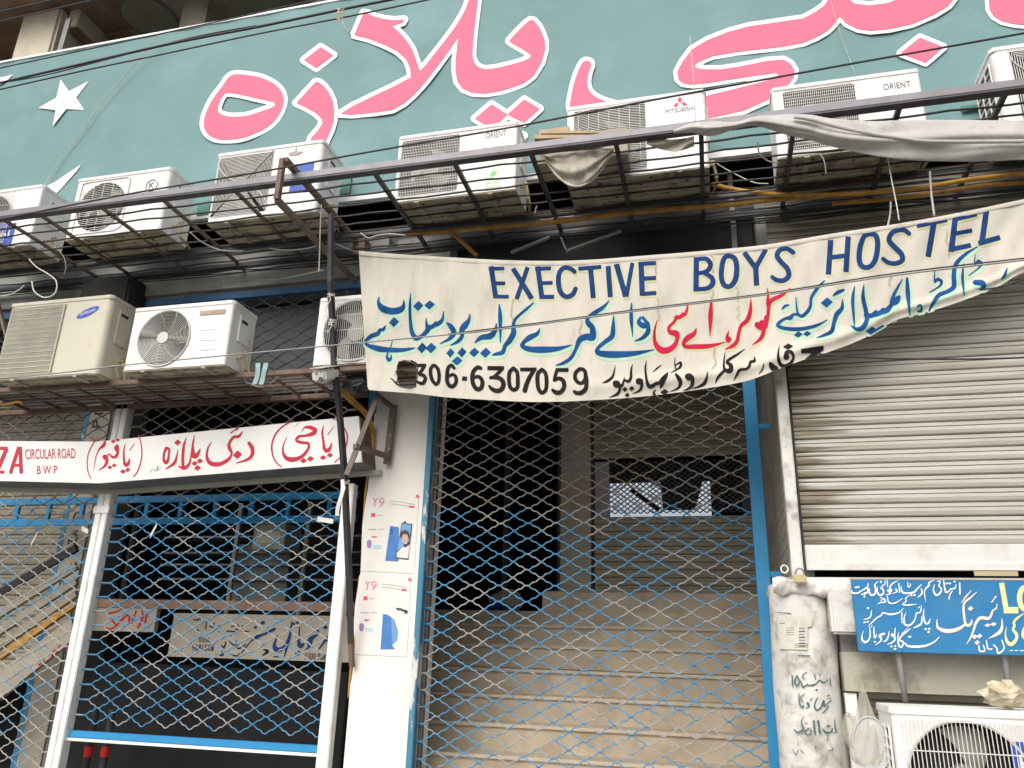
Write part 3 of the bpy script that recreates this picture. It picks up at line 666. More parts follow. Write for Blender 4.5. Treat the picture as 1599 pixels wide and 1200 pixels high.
tpx('phone_number', '9681505', 299, 1016, 334, 1007, Y - .004, 'banner_black', t)
tpx('phone_number', '0300 9681297', 475, 1030, 527, 1021, Y - .004, 'banner_black', t)
t = thing('shop_signboard', 'short pale board with pink slanted Urdu letters beside the white gate post', 'sign', tuple(at(195, 985, Y)))
a = at(140, 985, Y); c = at(246, 950, Y)
MB().box(a[0], c[0], Y, Y + .05, a[2], c[2]).build('board', 'beige_plaster', t)
paint('lettering', [S(4, 0, 900, (650, 320, 14), (690, 330, 12), (735, 300, 10)), S(4, 0, 900, (670, 235, 12), (730, 220, 10), (760, 205, 8)), S(4, 0, 900, (740, 290, 14), (800, 240, 12), (805, 290, 14)), S(4, 0, 900, (850, 215, 8), (820, 290, 14)),
    S(4, 0, 900, (860, 320, 14), (890, 260, 14), (885, 215, 8)), S(4, 0, 900, (920, 225, 8), (905, 290, 12)), S(4, 0, 900, (690, 265, 10), (720, 300, 12))], 'sign_red', t, onY(Y, .004), st=.8)
# panel box whose pale colour stands in for its light, shelves and counter in the dark shop
Y = 6.5
t = thing('panel_box', 'grey grilled box with a pale panel hanging in the dark middle shop', 'box', tuple(at(420, 850, Y)))
a = at(392, 858, Y); c = at(447, 817, Y)
MB().box(a[0], c[0], Y, Y + .3, a[2], c[2]).build('case', 'box_grey', t, bevel=.01)
MB().box(a[0] + .04, c[0] - .04, Y - .006, Y, a[2] + .05, c[2] - .07).build('panel', 'light_panel', t)
t = thing('display_shelving', 'dark glazed shelving with thin metal edges inside the middle shop', 'shelving', (-4, 7.2, 0.14))
for py in (838, 863, 882, 905): z = at(400, py, 7.2)[2]; MB().box(-5.6, -3.2, 7.2, 7.5, z - .008, z + .008).build('shelf', 'grey_iron', t)
for px in (200, 365, 475): x = at(px, 880, 7.2)[0]; MB().box(x - .02, x + .02, 7.18, 7.22, 1.9, 3.0).build('upright', 'beige_plaster', t)
a = at(360, 945, 7.3); c = at(455, 850, 7.3); MB().box(a[0], c[0], 7.3, 7.34, a[2], c[2]).build('door_panel', 'grey_wall', t)
tag(MB().box(-5.6, -3.0, 6.4, 6.46, 1.9, 1.98).build('counter_edge', 'brown_beam'), 'brown wooden edge above the dealer sign', 'ledge')
tag(MB().box(-5.7, -3.0, 6.42, 6.9, .14, 1.42).build('shop_counter', 'unlit_black', bevel=.01), 'dark shop counter below the dealer sign', 'counter')
for k, px in enumerate((138, 164)):
    a = at(px, 1174, 5.75); t = thing('marker_post', ('left', 'right')[k] + ' one of the two black posts with a red band under the gate bar', 'post', (a[0], 5.75, .14))
    MB().tube([(a[0], 5.75, .14), (a[0], 5.75, 1.1)], .028, 10).build('shaft', 'dark_pole', t)
    MB().tube([(a[0], 5.75, a[2] - .035), (a[0], 5.75, a[2] + .035)], .033, 10).build('band', 'red_tape', t)

# ------------------------------------------------------------------ the round plastered column with stencilled notice
CCX, CCY, CRAD = 0.437, 4.735, 0.168
t = thing('round_column', 'round whitewashed column with stencilled Urdu notice at the right of the gate', 'column', (CCX, CCY, 0))
b = MB()
def colf(u, v):
    a = 2 * math.pi * u; z = 2.0 * v
    r = CRAD + 0.004 * math.sin(3 * a + z * 4) + 0.003 * math.sin(7 * a - z * 9)
    return (CCX + r * math.cos(a), CCY + r * math.sin(a), z)
b.grid(colf, 40, 40); b.build('shaft', 'dirty_white', t, smooth=True)
MB().box(0.56, 0.80, 4.50, 4.62, 1.745, 1.975).build('bracket_block', 'dirty_white', t, bevel=.012)
cyl = lambda x, y: at_cyl(x, y, CCX, CCY, CRAD + 0.0095)
k, ox, oy = 8, 1200, 1030
paint('notice', [S(k, ox, oy, (295, 200, 16), (300, 330, 18)), S(k, ox, oy, (355, 205, 16), (328, 270, 18), (355, 330, 20), (388, 275, 18), (360, 212, 16)),
    S(k, ox, oy, (480, 160, 10), (430, 190, 12), (425, 230, 12), (460, 235, 10)), S(k, ox, oy, (405, 270, 12), (430, 345, 18), (485, 310, 14), (500, 325, 16), (560, 320, 26), (600, 300, 14), (640, 260, 16), (690, 290, 16), (745, 255, 12)),
    S(k, ox, oy, (770, 225, 12), (777, 330, 14)), S(k, ox, oy, (575, 190, 14), (590, 250, 14)), S(k, ox, oy, (640, 180, 12), (645, 215, 10)), D(k, ox, oy, 600, 380, 24, 12),
    S(k, ox, oy, (380, 420, 12), (385, 540, 18), (420, 600, 18), (440, 570, 14)), S(k, ox, oy, (450, 430, 10), (400, 480, 14), (430, 530, 14)), S(k, ox, oy, (490, 550, 36), (505, 590, 18), (460, 610, 8)),
    S(k, ox, oy, (545, 485, 12), (520, 520, 10)), S(k, ox, oy, (610, 480, 14), (575, 570, 16), (600, 632, 20), (655, 600, 18), (690, 520, 26), (700, 580, 18), (750, 540, 14), (792, 510, 10)), S(k, ox, oy, (750, 590, 16), (700, 650, 16), (670, 668, 10)),
    D(k, ox, oy, 752, 452, 18, 14), D(k, ox, oy, 770, 490, 14, 10), D(k, ox, oy, 735, 490, 12, 10),
    S(k, ox, oy, (440, 712, 8), (410, 780, 14), (432, 870, 22), (370, 912, 24), (315, 880, 16)), S(k, ox, oy, (480, 790, 12), (455, 800, 10)), S(k, ox, oy, (505, 860, 14), (455, 900, 16), (480, 940, 14), (525, 930, 14), (530, 870, 12)),
    B(k, ox, oy, 565, 760, 582, 940, 26), B(k, ox, oy, 620, 760, 642, 925, 28), S(k, ox, oy, (680, 870, 14), (720, 912, 22), (785, 902, 22), (800, 860, 14)), S(k, ox, oy, (735, 830, 20), (765, 832, 18)), S(k, ox, oy, (828, 750, 10), (835, 860, 16), (850, 900, 18), (820, 915, 10)),
    S(k, ox, oy, (745, 940, 8), (738, 1020, 8)), S(k, ox, oy, (370, 1020, 6), (365, 1080, 8)), S(k, ox, oy, (590, 1080, 12), (592, 1125, 10)), S(k, ox, oy, (300, 1120, 8), (340, 1190, 12), (375, 1120, 8)), S(k, ox, oy, (395, 1130, 10), (440, 1170, 10)), S(k, ox, oy, (790, 1090, 8), (800, 1130, 10), (750, 1140, 8))],
    'stencil_teal', t, cyl, st=.7)
k, ox, oy = 8, 1180, 860
paint('pasted_bill', [P_(7.27, ox, oy, (240, 740), (640, 745), (640, 860), (590, 870), (590, 1130), (270, 1120))], 'faded_bill', t, lambda x, y: at_cyl(x, y, CCX, CCY, CRAD + 0.0085), st=1)
bars = [B(7.27, ox, oy, 490, 885 + i * 34, 560, 882 + i * 34, 16 if i % 2 else 8) for i in range(7)] + [B(7.27, ox, oy, 345, 880 + i * 26, 440, 878 + i * 26, 6) for i in range(4)]
bars += [S(7.27, ox, oy, (240, 700, 9), (300, 705, 9), (400, 715, 11)), S(7.27, ox, oy, (270, 830, 6), (330, 826, 8)), B(7.27, ox, oy, 480, 1190, 620, 1196, 14)]
bars += [B(7.27, ox, oy, 440, 1060 + i * 18, 600, 1058 + i * 18, 6) for i in range(3)]
paint('bill_print', bars, 'badge_grey', t, cyl, st=.7)

# ------------------------------------------------------------------ blue mobile-repair sign
Y = 4.44
t = thing('shop_signboard', 'bright blue painted board with cream and yellow Urdu letters above the lower shop', 'sign', tuple(at(1460, 1020, Y)))
a = at(1329, 905, Y); b0 = at(1341, 1018, Y)
xa = (a[0] + b0[0]) / 2
MB().box(xa, 2.6, Y, Y + .03, at(1400, 1019, Y)[2], at(1400, 906, Y)[2]).build('board', 'shop_blue', t, bevel=.002)
MB().box(xa - .004, 2.6, Y + .004, Y + .034, at(1400, 904, Y)[2] - .004, at(1400, 903, Y)[2] + .002).build('top_edge', 'ac_grille_old', t)
f = onY(Y, .003)
s4 = (10, 1320, 890); s5 = (10, 1439, 890); s6 = (10, 1320, 950)
W = []
def s(c, *p): W.append(S(*c, *p))
def d(c, *p): W.append(D(*c, *p))
s(s4,(100,320,12),(112,362,22),(190,365,24),(250,330,20),(300,300,22),(345,268,20),(360,208,8)); s(s4,(345,270,20),(352,350,26),(300,362,26)); d(s4,170,275,28,18); d(s4,205,270,20,18); d(s4,265,385,20,20); d(s4,300,385,20,20); d(s4,298,422,18,18)
s(s4,(510,180,8),(460,240,20),(472,290,24),(465,370,26),(410,398,30),(380,360,22),(376,285,8))
s(s4,(500,260,8),(500,350,22),(540,398,30),(592,370,24),(590,310,22),(560,290,20),(602,225,12)); d(s4,555,190,20,22); s(s4,(622,150,10),(620,245,10)); s(s4,(655,165,16),(660,268,14))
s(s4,(825,168,8),(740,215,18),(697,270,22),(720,330,24),(670,322,34),(702,370,20),(630,388,8)); s(s4,(790,305,28),(802,345,18),(730,372,8)); s(s4,(835,215,16),(846,358,16))
s(s4,(870,255,8),(880,330,26),(930,366,28),(1060,356,28),(1120,300,24),(1185,235,12)); s(s4,(972,190,10),(985,272,16),(1020,238,14),(1002,212,8)); d(s4,1030,400,26,18); d(s4,1080,396,26,18)
s(s4,(1185,290,12),(1195,370,26),(1130,432,10)); s(s4,(1385,165,8),(1310,200,22),(1302,250,30),(1260,290,22),(1235,350,16),(1255,510,5))
s(s5,(205,228,8),(185,320,22),(230,398,28),(290,362,26),(312,300,22),(272,250,20),(292,180,18),(242,182,10)); s(s5,(345,165,14),(362,290,24),(385,352,26),(430,332,18),(455,300,18),(520,290,22),(542,230,10)); s(s5,(480,330,14),(440,400,16),(430,458,18))
d(s5,395,215,26,18); d(s5,440,215,24,18); d(s5,515,185,24,18); s(s5,(596,208,20),(600,380,20))
s(s4,(1000,398,8),(940,450,18),(950,492,14),(895,540,18),(960,552,20),(1050,546,16),(1125,535,5)); s(s4,(655,400,12),(672,500,18),(720,527,20),(800,510,18),(895,448,8))
s(s4,(500,536,8),(560,512,20),(622,500,24),(602,450,16),(560,482,16)); d(s4,560,435,26,12)
s(s4,(1230,612,8),(1220,720,22),(1250,832,26),(1300,832,24),(1325,768,10)); d(s4,1255,927,24,20); d(s4,1310,922,24,20); d(s4,1300,972,22,22)
s(s4,(1195,728,10),(1190,830,26),(1130,882,26),(1060,907,8)); s(s4,(1190,560,12),(1170,660,20),(1110,682,18),(1095,750,18),(1060,820,22),(990,872,28),(925,842,26),(920,740,16),(950,668,8)); s(s4,(1140,598,14),(1165,575,10))
s(s4,(880,668,16),(885,832,14)); s(s4,(905,605,8),(830,672,20),(700,697,28),(590,672,18),(560,712,18),(480,762,22),(430,812,18),(358,882,8)); s(s4,(410,638,10),(385,742,22),(290,777,10)); d(s4,355,600,26,18); d(s4,300,822,24,18); d(s4,350,814,24,18)
s(s6,(1467,452,10),(1380,532,22),(1250,587,32),(1100,602,36),(980,592,30),(935,550,20)); s(s6,(1022,318,8),(940,382,22),(868,445,24),(850,500,20),(908,532,24),(880,602,26),(840,592,26),(820,480,18),(832,378,8)); s(s6,(985,308,8),(880,402,12)); d(s6,1005,447,34,20)
s(s6,(780,308,10),(770,420,22),(770,500,24),(720,542,20),(650,567,6)); s(s6,(735,415,44),(745,430,44)); d(s6,720,597,24,18); d(s6,780,590,20,16); d(s6,775,637,26,20)
s(s6,(685,358,8),(670,440,20),(640,502,24),(590,522,8)); s(s6,(615,402,24),(590,402,34),(540,432,40),(560,500,24),(470,577,8)); s(s6,(445,288,10),(450,400,20),(462,462,26),(490,408,10)); d(s6,460,527,20,18)
s(s6,(375,290,10),(390,400,18),(370,490,22),(310,532,34),(262,490,26),(262,420,12),(285,350,6)); s(s6,(420,268,10),(400,300,10))
c9 = (4, 1199, 900); s(c9,(1318,435,8),(1325,468,9),(1355,465,8),(1345,430,6)); s(c9,(1365,400,6),(1375,452,8),(1400,455,8)); s(c9,(1410,430,8),(1430,450,9),(1440,482,10),(1475,452,8),(1462,400,7)); s(c9,(1512,465,5),(1530,465,5)); s(c9,(1545,465,5),(1562,465,5)); s(c9,(1578,465,5),(1598,465,5))
paint('white_lettering', W, 'white_print', t, f, st=.6)
W = []
s(s5,(862,348,10),(760,440,30),(682,500,34),(655,580,34),(665,720,36),(682,832,40),(720,872,44),(770,842,40),(790,778,12)); s(s5,(682,850,30),(600,912,50),(480,952,62),(360,952,62),(262,910,42),(242,850,26),(240,778,14)); s(s5,(782,318,8),(700,412,26),(618,522,8)); d(s5,765,605,46,40)
s(s5,(1180,528,10),(1167,600,26),(1110,642,26),(1082,720,40),(1040,760,50),(920,752,50),(850,832,44),(810,952,34),(760,1072,26),(698,1168,8)); s(s5,(1100,502,26),(1130,460,16),(1160,420,26)); d(s5,1030,867,52,30); d(s5,1125,850,55,34); d(s5,830,1047,46,40); d(s5,905,1037,46,40); d(s5,870,1137,46,40)
s(s5,(1255,758,10),(1255,900,42),(1222,972,58),(1150,1022,44),(1050,1072,10))
paint('cream_lettering', W, 'shop_cream', t, f, st=.7)
W = [B(*s5, 1250, 205, 1325, 640, 80), B(*s5, 1285, 632, 1512, 632, 100)]
s(s5,(1640,258,60),(1570,300,78),(1530,420,82),(1555,560,80),(1620,625,70),(1700,600,70),(1730,430,80),(1700,300,70),(1640,258,60))
s(s5,(1592,688,14),(1500,752,36),(1440,822,36),(1452,872,40),(1432,940,40),(1480,1002,50),(1480,1082,50),(1410,1162,60),(1342,1130,50),(1310,1020,24),(1326,888,8)); s(s5,(1610,880,12),(1590,960,50),(1600,1040,70),(1680,1100,60))
paint('yellow_lettering', W, 'shop_yellow', t, f, st=.7)
for px in ((1400, 1022, 1414, 1096), (1568, 1022, 1578, 1088)):
    a = at(px[0], px[1], 4.5); c = at(px[2], px[3], 4.5)
    MB().tube([(a[0], 4.5, a[2] + .3), (c[0], 4.5, c[2])], .014, 10).build('support_pipe', 'cable_grey', t, smooth=True)

# ------------------------------------------------------------------ white plaza sign box, with its bent left piece
P0 = at(150, 690, 5.25); P1 = at(560, 650, 5.25); P2 = at(155, 755, 5.25)
P1b = at(565, 722, 5.25)
N1 = np.array([0, -1.0, 0])
L0 = at(-60, 689, 4.92); L3 = at(-60, 750, 4.92)
e1 = L0 - P0; e2 = P2 - P0; N2 = np.cross(e2, e1); N2 /= np.linalg.norm(N2); N2 *= -1 if N2[1] > 0 else 1
L0 = at_plane(-60, 688.5, P0, N2); L3 = at_plane(-60, 750, P0, N2)
def sgn(eps):
    def f(x, y):
        return at(x, y, 5.25 - eps) if x > 151 else at_plane(x, y, P0, N2, eps)
    return f
t = thing('plaza_sign', 'long white plaza name board with red Urdu and English letters under the lower ledge', 'sign', tuple(P2))
dv = np.array([0, 0.25, 0.0])
b = MB(); b.hexa([P2, P1b, P1b + dv, P2 + dv], [P0, P1, P1 + dv, P0 + dv]); b.build('panel', 'sign_white', t)
b = MB(); b.hexa([L3, P2, P2 + dv, L3 + dv], [L0, P0, P0 + dv, L0 + dv]); b.build('panel', 'sign_white', t)
b = MB(); q = P1 + np.array([.004, .02, -.0]); q2 = P1b + np.array([.004, .02, .0]); b.quad(q, q + np.array([0, .23, 0]), q2 + np.array([0, .23, 0]), q2); b.build('end_plate', 'rust_iron', t)
dn = np.array([0, 0.20, -0.012]); lip = np.array([0, 0.222, -0.045])
for A0, A1 in ((P2, P1b), (L3, P2)):
    e = np.array([0, 0, -.002])
    b = MB(); b.quad(A0 + e, A1 + e, A1 + dn, A0 + dn); b.build('underside', 'sign_under', t)
    b = MB(); c0 = A0 + dn; c1 = A1 + dn + (np.array([.06, 0, 0]) if A1 is P1b else 0)
    b.hexa([c0 + np.array([0, 0, -.035]), c1 + np.array([0, 0, -.035]), c1 + np.array([0, .04, -.035]), c0 + np.array([0, .04, -.035])],
           [c0, c1, c1 + np.array([0, .04, 0]), c0 + np.array([0, .04, 0])]); b.build('lip', 'sign_edge', t)
z0 = (8, 0, 640); z1 = (8, 120, 660); z2 = (8, 220, 640); z3 = (8, 400, 630)
W = [B(*z0, -60, 484, 98, 482, 36), B(*z0, 84, 490, -40, 780, 48), B(*z0, -60, 780, 52, 782, 36), B(*z0, 236, 466, 130, 798, 42), B(*z0, 252, 466, 266, 798, 44), B(*z0, 172, 695, 268, 693, 34)]
s(z0,(1225,340,12),(1150,450,12),(1102,560,12),(1090,680,12),(1105,790,12),(1138,862,12)); s(z1,(770,165,14),(800,260,14),(812,400,14),(790,520,14),(752,620,14),(708,675,14))
s(z1,(350,240,24),(332,285,40),(282,330,20),(248,400,10),(225,500,8),(212,605,4)); s(z1,(350,430,60),(358,440,60)); s(z1,(378,470,36),(350,540,28),(270,597,6)); s(z1,(370,440,20),(402,392,12),(440,430,30),(490,422,34),(512,350,30),(510,285,18),(488,312,44),(492,340,40)); d(z1,455,235,32,25); d(z1,510,218,28,22); d(z1,410,560,32,24); d(z1,465,535,32,24)
s(z1,(605,262,5),(585,360,18),(590,470,28),(605,530,40),(640,512,40),(660,448,8)); d(z1,575,612,38,28); d(z1,635,590,32,30); s(z1,(722,258,5),(658,352,8))
s(z2,(318,480,36),(290,540,28),(284,620,30),(308,660,44),(335,630,34),(348,560,24),(352,495,28),(318,480,36)); d(z2,458,410,44,38); s(z2,(462,498,5),(442,600,24),(410,672,36),(305,742,8)); s(z2,(566,348,5),(535,450,30),(522,600,36),(525,715,34)); s(z2,(668,318,8),(648,430,24),(628,560,18),(612,650,24),(580,705,36),(530,730,40),(468,706,10))
s(z2,(650,440,14),(655,570,56),(700,565,50),(742,488,8)); d(z2,670,670,40,32); d(z2,735,640,40,32); d(z2,705,727,44,36)
s(z2,(888,398,5),(840,470,20),(822,570,30),(850,652,50),(920,682,54),(1010,670,46),(1100,612,36),(1132,550,24),(1115,500,44),(1098,455,40),(1112,400,30),(1160,342,34),(1222,332,34),(1268,272,8)); s(z2,(1128,288,22),(1160,262,12),(1202,238,32)); d(z2,1205,562,60,54); s(z2,(1352,420,44),(1390,482,50),(1388,562,42),(1330,622,32),(1188,667,8))
s(z3,(420,236,18),(330,290,18),(250,372,20),(205,472,20),(193,560,20),(210,660,18),(252,742,16),(312,790,14)); s(z3,(955,192,14),(1010,212,14),(1100,310,16),(1136,400,18),(1130,490,18),(1108,572,14),(1060,660,12),(978,738,12))
s(z3,(570,348,6),(600,305,16),(650,298,40),(702,312,50),(742,332,40),(710,376,50),(622,402,30),(540,412,30),(505,440,30),(510,472,36),(580,492,34),(642,497,34),(657,540,30),(622,610,34),(540,682,44),(430,702,60),(362,670,44),(332,590,24),(347,500,14),(387,413,4)); d(z3,590,717,44,34); d(z3,675,692,46,36)
s(z3,(842,272,5),(826,370,26),(840,490,28),(850,562,40),(882,592,50),(922,560,36),(942,488,6)); d(z3,835,677,42,30); d(z3,920,647,40,30); s(z3,(977,283,5),(893,392,10)); s(z3,(528,248,6),(478,297,3))
paint('red_lettering', W, 'sign_red', t, sgn(.003), st=.6)
paint('small_scribble', [S(*z2, (110, 785, 4), (150, 740, 5), (175, 770, 4)), S(*z2, (180, 775, 4), (215, 700, 5), (205, 760, 4), (258, 712, 4))], 'badge_grey', t, sgn(.003), st=.5)
def tsg(body, x0, y0, x1, y1, ytop, name='small_print'):
    f = sgn(.003); a = f(x0, y0); c = f(x1, y1); u = f(x0, ytop)
    text(name, body, a, 1, 1, 'sign_red', t, xdir=tuple(c - a), up=tuple(u - a))
tsg('CIRCULAR ROAD', 39.5, 717.5, 118, 716, 702)
tsg('B W P', 58, 741, 89.5, 740.5, 728)
# ------------------------------------------------------------------ posters on the pillar
def poster(label, X, Yt, torn):
    t = thing('poster', label, 'poster', tuple(at(X + 45, Yt + 125, 5.497)))
    f = lambda e: onY(5.497, e)
    L = lambda *q: [(X + a, Yt + b) for a, b in q]
    paint('sheet', [('p', L((2, -2), (82, 2), (79, 60), (75, 128), (-9, 124), (-6, 50)))], 'poster_sheet', t, f(.001), st=2)
    k, ox, oy = 13.33, X - 12, Yt - 8
    paint('title', [S(k, ox, oy, (305, 240, 24), (345, 320, 26)), S(k, ox, oy, (395, 240, 20), (340, 330, 24), (335, 415, 24)),
                    S(k, ox, oy, (520, 260, 28), (480, 245, 28), (440, 280, 30), (450, 330, 30), (500, 335, 28), (525, 290, 28), (520, 330, 28), (450, 410, 24))], 'poster_pink', t, f(.003), st=.5)
    red = [P_(k, ox, oy, (260, 555), (345, 555), (345, 635), (260, 635)), P_(k, ox, oy, (1045, 395), (1160, 410), (1155, 450), (1045, 435)), P_(k, ox, oy, (270, 1035), (380, 1035), (380, 1062), (270, 1062)), 
           PS(k, ox, oy, (1190, 210), (1215, 165), (1255, 200), (1250, 235), (1215, 220), (1190, 240))]
    paint('red_mark', red, 'poster_red', t, f(.003), st=.5)
    paint('small_print', [S(k, ox, oy, (650, 300, 12), (900, 325, 10), (1165, 375, 12)), S(k, ox, oy, (650, 360, 12), (1020, 405, 12)), S(k, ox, oy, (200, 890, 14), (340, 895, 18), (360, 895, 12)), S(k, ox, oy, (390, 595, 12), (485, 600, 12)), S(k, ox, oy, (425, 890, 16), (540, 890, 12))], 'poster_grey', t, f(.003), st=.5)
    c = (4, X - 10 - 170, Yt - 8 - 158) # 4x crop anchor
    lo = lambda q: [(q0 / 4 + X - 172, q1 / 4 + Yt - 167.5) for q0, q1 in q]
    ph = lo([(836, 884), (892, 892), (889, 1106), (806, 1102)])
    if not torn:
        paint('phone_back', [('p', ph)], 'phone_blue', t, f(.003), st=.6)
        paint('camera_dots', [S(4, X-172, Yt-167.5, (848, 908, 9), (847, 915, 9)), S(4, X-172, Yt-167.5, (846, 930, 7), (846, 932, 7))], 'dark_print', t, f(.005), st=.5)
        paint('phone_front', [('p', lo([(908, 864), (976, 872), (950, 1096), (872, 1086)])), ('p', lo([(922, 855), (935, 855), (935, 866), (922, 866)]))], 'dark_print', t, f(.005), st=.6)
        paint('phone_screen', [('p', lo([(912, 870), (970, 877), (958, 980), (880, 1040)]))], 'phone_light', t, f(.006), st=.6)
        paint('screen_shirt', [('p', lo([(880, 1050), (915, 1015), (960, 1000), (948, 1088), (877, 1080)]))], 'paper_white', t, f(.007), st=.6)
        paint('portrait_neck', [('p', lo([(918, 990), (950, 985), (953, 1005), (925, 1022)]))], 'dark_print', t, f(.008), st=.6)
        paint('portrait_face', [('s', [(X-172 + 929/4, Yt-167.5 + 955/4, 9.5), (X-172 + 932/4, Yt-167.5 + 985/4, 7)])], 'skin_print', t, f(.009), st=.5)
        paint('portrait_hair', [S(4, X-172, Yt-167.5, (904, 955, 8), (910, 930, 18), (932, 922, 22), (950, 935, 14), (954, 960, 8))], 'hair_print', t, f(.010), st=.5)
    else:
        paint('phone_back', [('p', [(X + 38, Yt + 61), (X + 45, Yt + 62), (X + 51, Yt + 66), (X + 52.5, Yt + 110), (X + 56.5, Yt + 116), (X + 34, Yt + 116.5)])], 'phone_blue', t, f(.003), st=.6)
        paint('phone_front', [('p', [(X + 51, Yt + 66), (X + 56, Yt + 70), (X + 62, Yt + 89), (X + 60, Yt + 102), (X + 52.5, Yt + 110)])], 'phone_light', t, f(.003), st=.6)
        paint('torn_scraps', [S(1, X, Yt, (60, 53, 2), (66, 53.5, 1.5)), S(1, X, Yt, (68, 55, 1.5), (75, 57, 3), (73, 59, 1))], 'dark_print', t, f(.006), st=.4)
    paint('app_icon', [S(4, X-172, Yt-167.5, (706, 985, 28), (705, 1010, 26))], 'lilac_print', t, f(.003), st=.5)
    paint('blue_box', [('p', lo([(732, 1002), (780, 1004), (780, 1026), (731, 1024)]))], 'aqua_print', t, f(.003), st=.5)
    return t
poster('phone advertisement poster, whole, upper of two on the white pillar', 572, 768, False)
poster('phone advertisement poster, torn at the right, lower of two on the white pillar', 560, 898, True)

# ------------------------------------------------------------------ the big green sign
Y = 5.30
t = thing('green_plaza_sign', 'huge green banner sign with pink Urdu letters, white star and crescent', 'sign', (-1.5, Y, 5.24))
zb = 5.245; zt2 = 7.455
b = MB(); b.grid(lambda u, v: (-9 + 15 * u, Y + .006 * math.sin(u * 47) * math.sin(v * 3.1) + .004 * math.sin(u * 210), zb + (zt2 - zb) * v), 160, 8); b.build('face', 'teal_vinyl', t, smooth=True)
MB().box(-9, 6, Y - .014, Y + .03, zb - .045, zb + .012).build('lower_hem', 'white_print', t)
MB().box(-9, 6, Y - .012, Y + .03, zt2 - .012, zt2 + .012).build('upper_hem', 'white_print', t)
MB().box(-9, 6, Y + .035, Y + .055, zb, zt2 - .02).build('backing', 'dark_wall', t)
c1 = (4, 0, 0); c2 = (4, 400, 0); c3 = (4, 800, 0); c4 = (4, 1199, 0)
he = PS(1,0,0,(370,116),(400,119.5),(415,124.5),(430,132.5),(440,144),(443,156),(440,170),(430,187),(415,200),(400,207.5),(380,215),(360,218),(340,217.3),(327,212),(319.5,202),(318,191),(322,175),(332,155),(347,135),(357,121))
hec = PS(1,0,0,(354,145),(377,148),(400,153.5),(415,156.5),(427,160),(429,164.5),(422,169),(400,176.5),(385,181),(362,182.5),(346,179),(340,172),(342,161),(347,151))
ze = P_(*c2,(372,512),(395,516),(425,540),(455,580),(478,630),(488,690),(484,750),(468,810),(440,870),(400,960),(300,1000),(345,860),(388,812),(413,770),(408,742),(370,706),(310,672),(250,645),(310,578))
lam = P_(*c2,(672,80),(700,86),(740,105),(800,120),(865,127),(925,122),(915,140),(848,162),(885,195),(920,230),(950,270),(975,310),(990,350),(1005,395),(1022,445),(1060,405),(1120,330),(1190,240),(1245,165),(1285,100),(1310,50),(1328,0),(1340,-120),(1392,-120),
    (1385,0),(1375,80),(1360,200),(1352,300),(1350,350),(1362,392),(1388,420),(1430,434),(1500,426),(1600,402),(1660,385),(1700,368),(1717,352),(1708,338),(1670,312),(1600,272),(1580,258),(1556,255)
    if False else (1580,256),(1600,232),(1640,190),(1680,150),(1712,126),(1735,130),(1765,165),(1785,205),(1803,255),(1805,310),(1780,395),(1730,475),(1670,520),(1600,546),(1520,570),(1430,585),(1350,580),(1292,557),(1256,512),(1245,450),(1245,380),(1253,300),(1262,232),
    (1200,322),(1120,430),(1050,520),(985,592),(920,648),(850,686),(740,702),(600,716),(525,712),(600,665),(720,606),(850,545),(965,485),(962,430),(935,370),(880,320),(800,280),(700,242),(612,220),(645,140))
kaf = P_(1,0,0,(1293,-40),(1293,0),(1286,10),(1271,20),(1254,29),(1229,32.5),(1199,37),(1170,41),(1137,50),(1105,62.5),(1080,77.5),(1065,97.5),(1057.5,112),(1059,124),(1066,130),(1080,132),(1100,130.5),(1150,122.5),(1199,115.5),(1210,113.5),(1216,116),(1213,121),(1199,125.5),(1160,136),(1110,148),(1080,156),(1080,190),(1110,184),(1162,172.5),(1199,156),(1212,145),(1231,132.5),(1239,122),(1241,110),(1235,100),(1224,93.5),(1199,95),(1155,104),(1125,108.5),(1100,108.5),(1088,106.5),(1084,102.5),(1090,97),(1112,87.5),(1150,81),(1199,75.5),
    (1224,72.5),(1254,67),(1275,58),(1292,48),(1303,37),(1311,25),(1322,37),(1339,45),(1359,48),(1389,45),(1424,37.5),(1459,22.5),(1481,9),(1492,-5),(1492,-40),(1402,-40),(1399,0),(1385,5),(1357,8.5),(1335,6),(1322,-4),(1318,-40))
ye = PS(*c3,(445,385),(482,385),(492,410),(478,450),(468,520),(490,580),(560,625),(700,680),(600,760),(420,760),(362,680),(366,610),(388,510),(415,435))
alif = P_(*c4,(1380,-120),(1380,0),(1385,60),(1412,102),(1462,132),(1540,150),(1620,156),(1800,150),(2000,120),(2000,-120))
glyphs = [he, ze, P_(*c2,(298,377),(402,295),(482,345),(375,425)), lam, P_(*c2,(1365,742),(1470,652),(1570,716),(1490,790),(1440,788)), P_(*c2,(1568,716),(1675,622),(1772,680),(1672,768)), P_(1,0,0,(768,220),(794,203),(818,212),(792,236)),
          ye, kaf, alif, P_(*c4,(828,333),(950,235),(1097,295),(985,392))]
cutters = [CUT(hec)]
clip = (-40, -30, 1660, 330)
paint('letter_outline', glyphs + cutters, 'white_print', t, onY(Y, .010), st=1.5, grow=6.3, clip=clip)
paint('letter_fill', glyphs + cutters, 'pink_print', t, onY(Y, .014), st=1.5, clip=clip)
paint('star', [P_(*c1,(240,675),(352,610),(378,497),(430,570),(556,507),(475,612),(527,688),(415,682),(328,790),(348,690))], 'white_print', t, onY(Y, .010), st=1)
paint('crescent', [P_(1,0,0,(126.5,257),(119,268),(112,276),(96,294),(84,306),(70,319),(40,345),(0,365),(-20,330),(20,308),(46,301),(64,294.5),(86,284.5),(104,272)), P_(1,0,0,(-4,122),(12,119),(21,116),(13,124),(4,131),(-4,134))], 'white_print', t, onY(Y, .010), st=1)
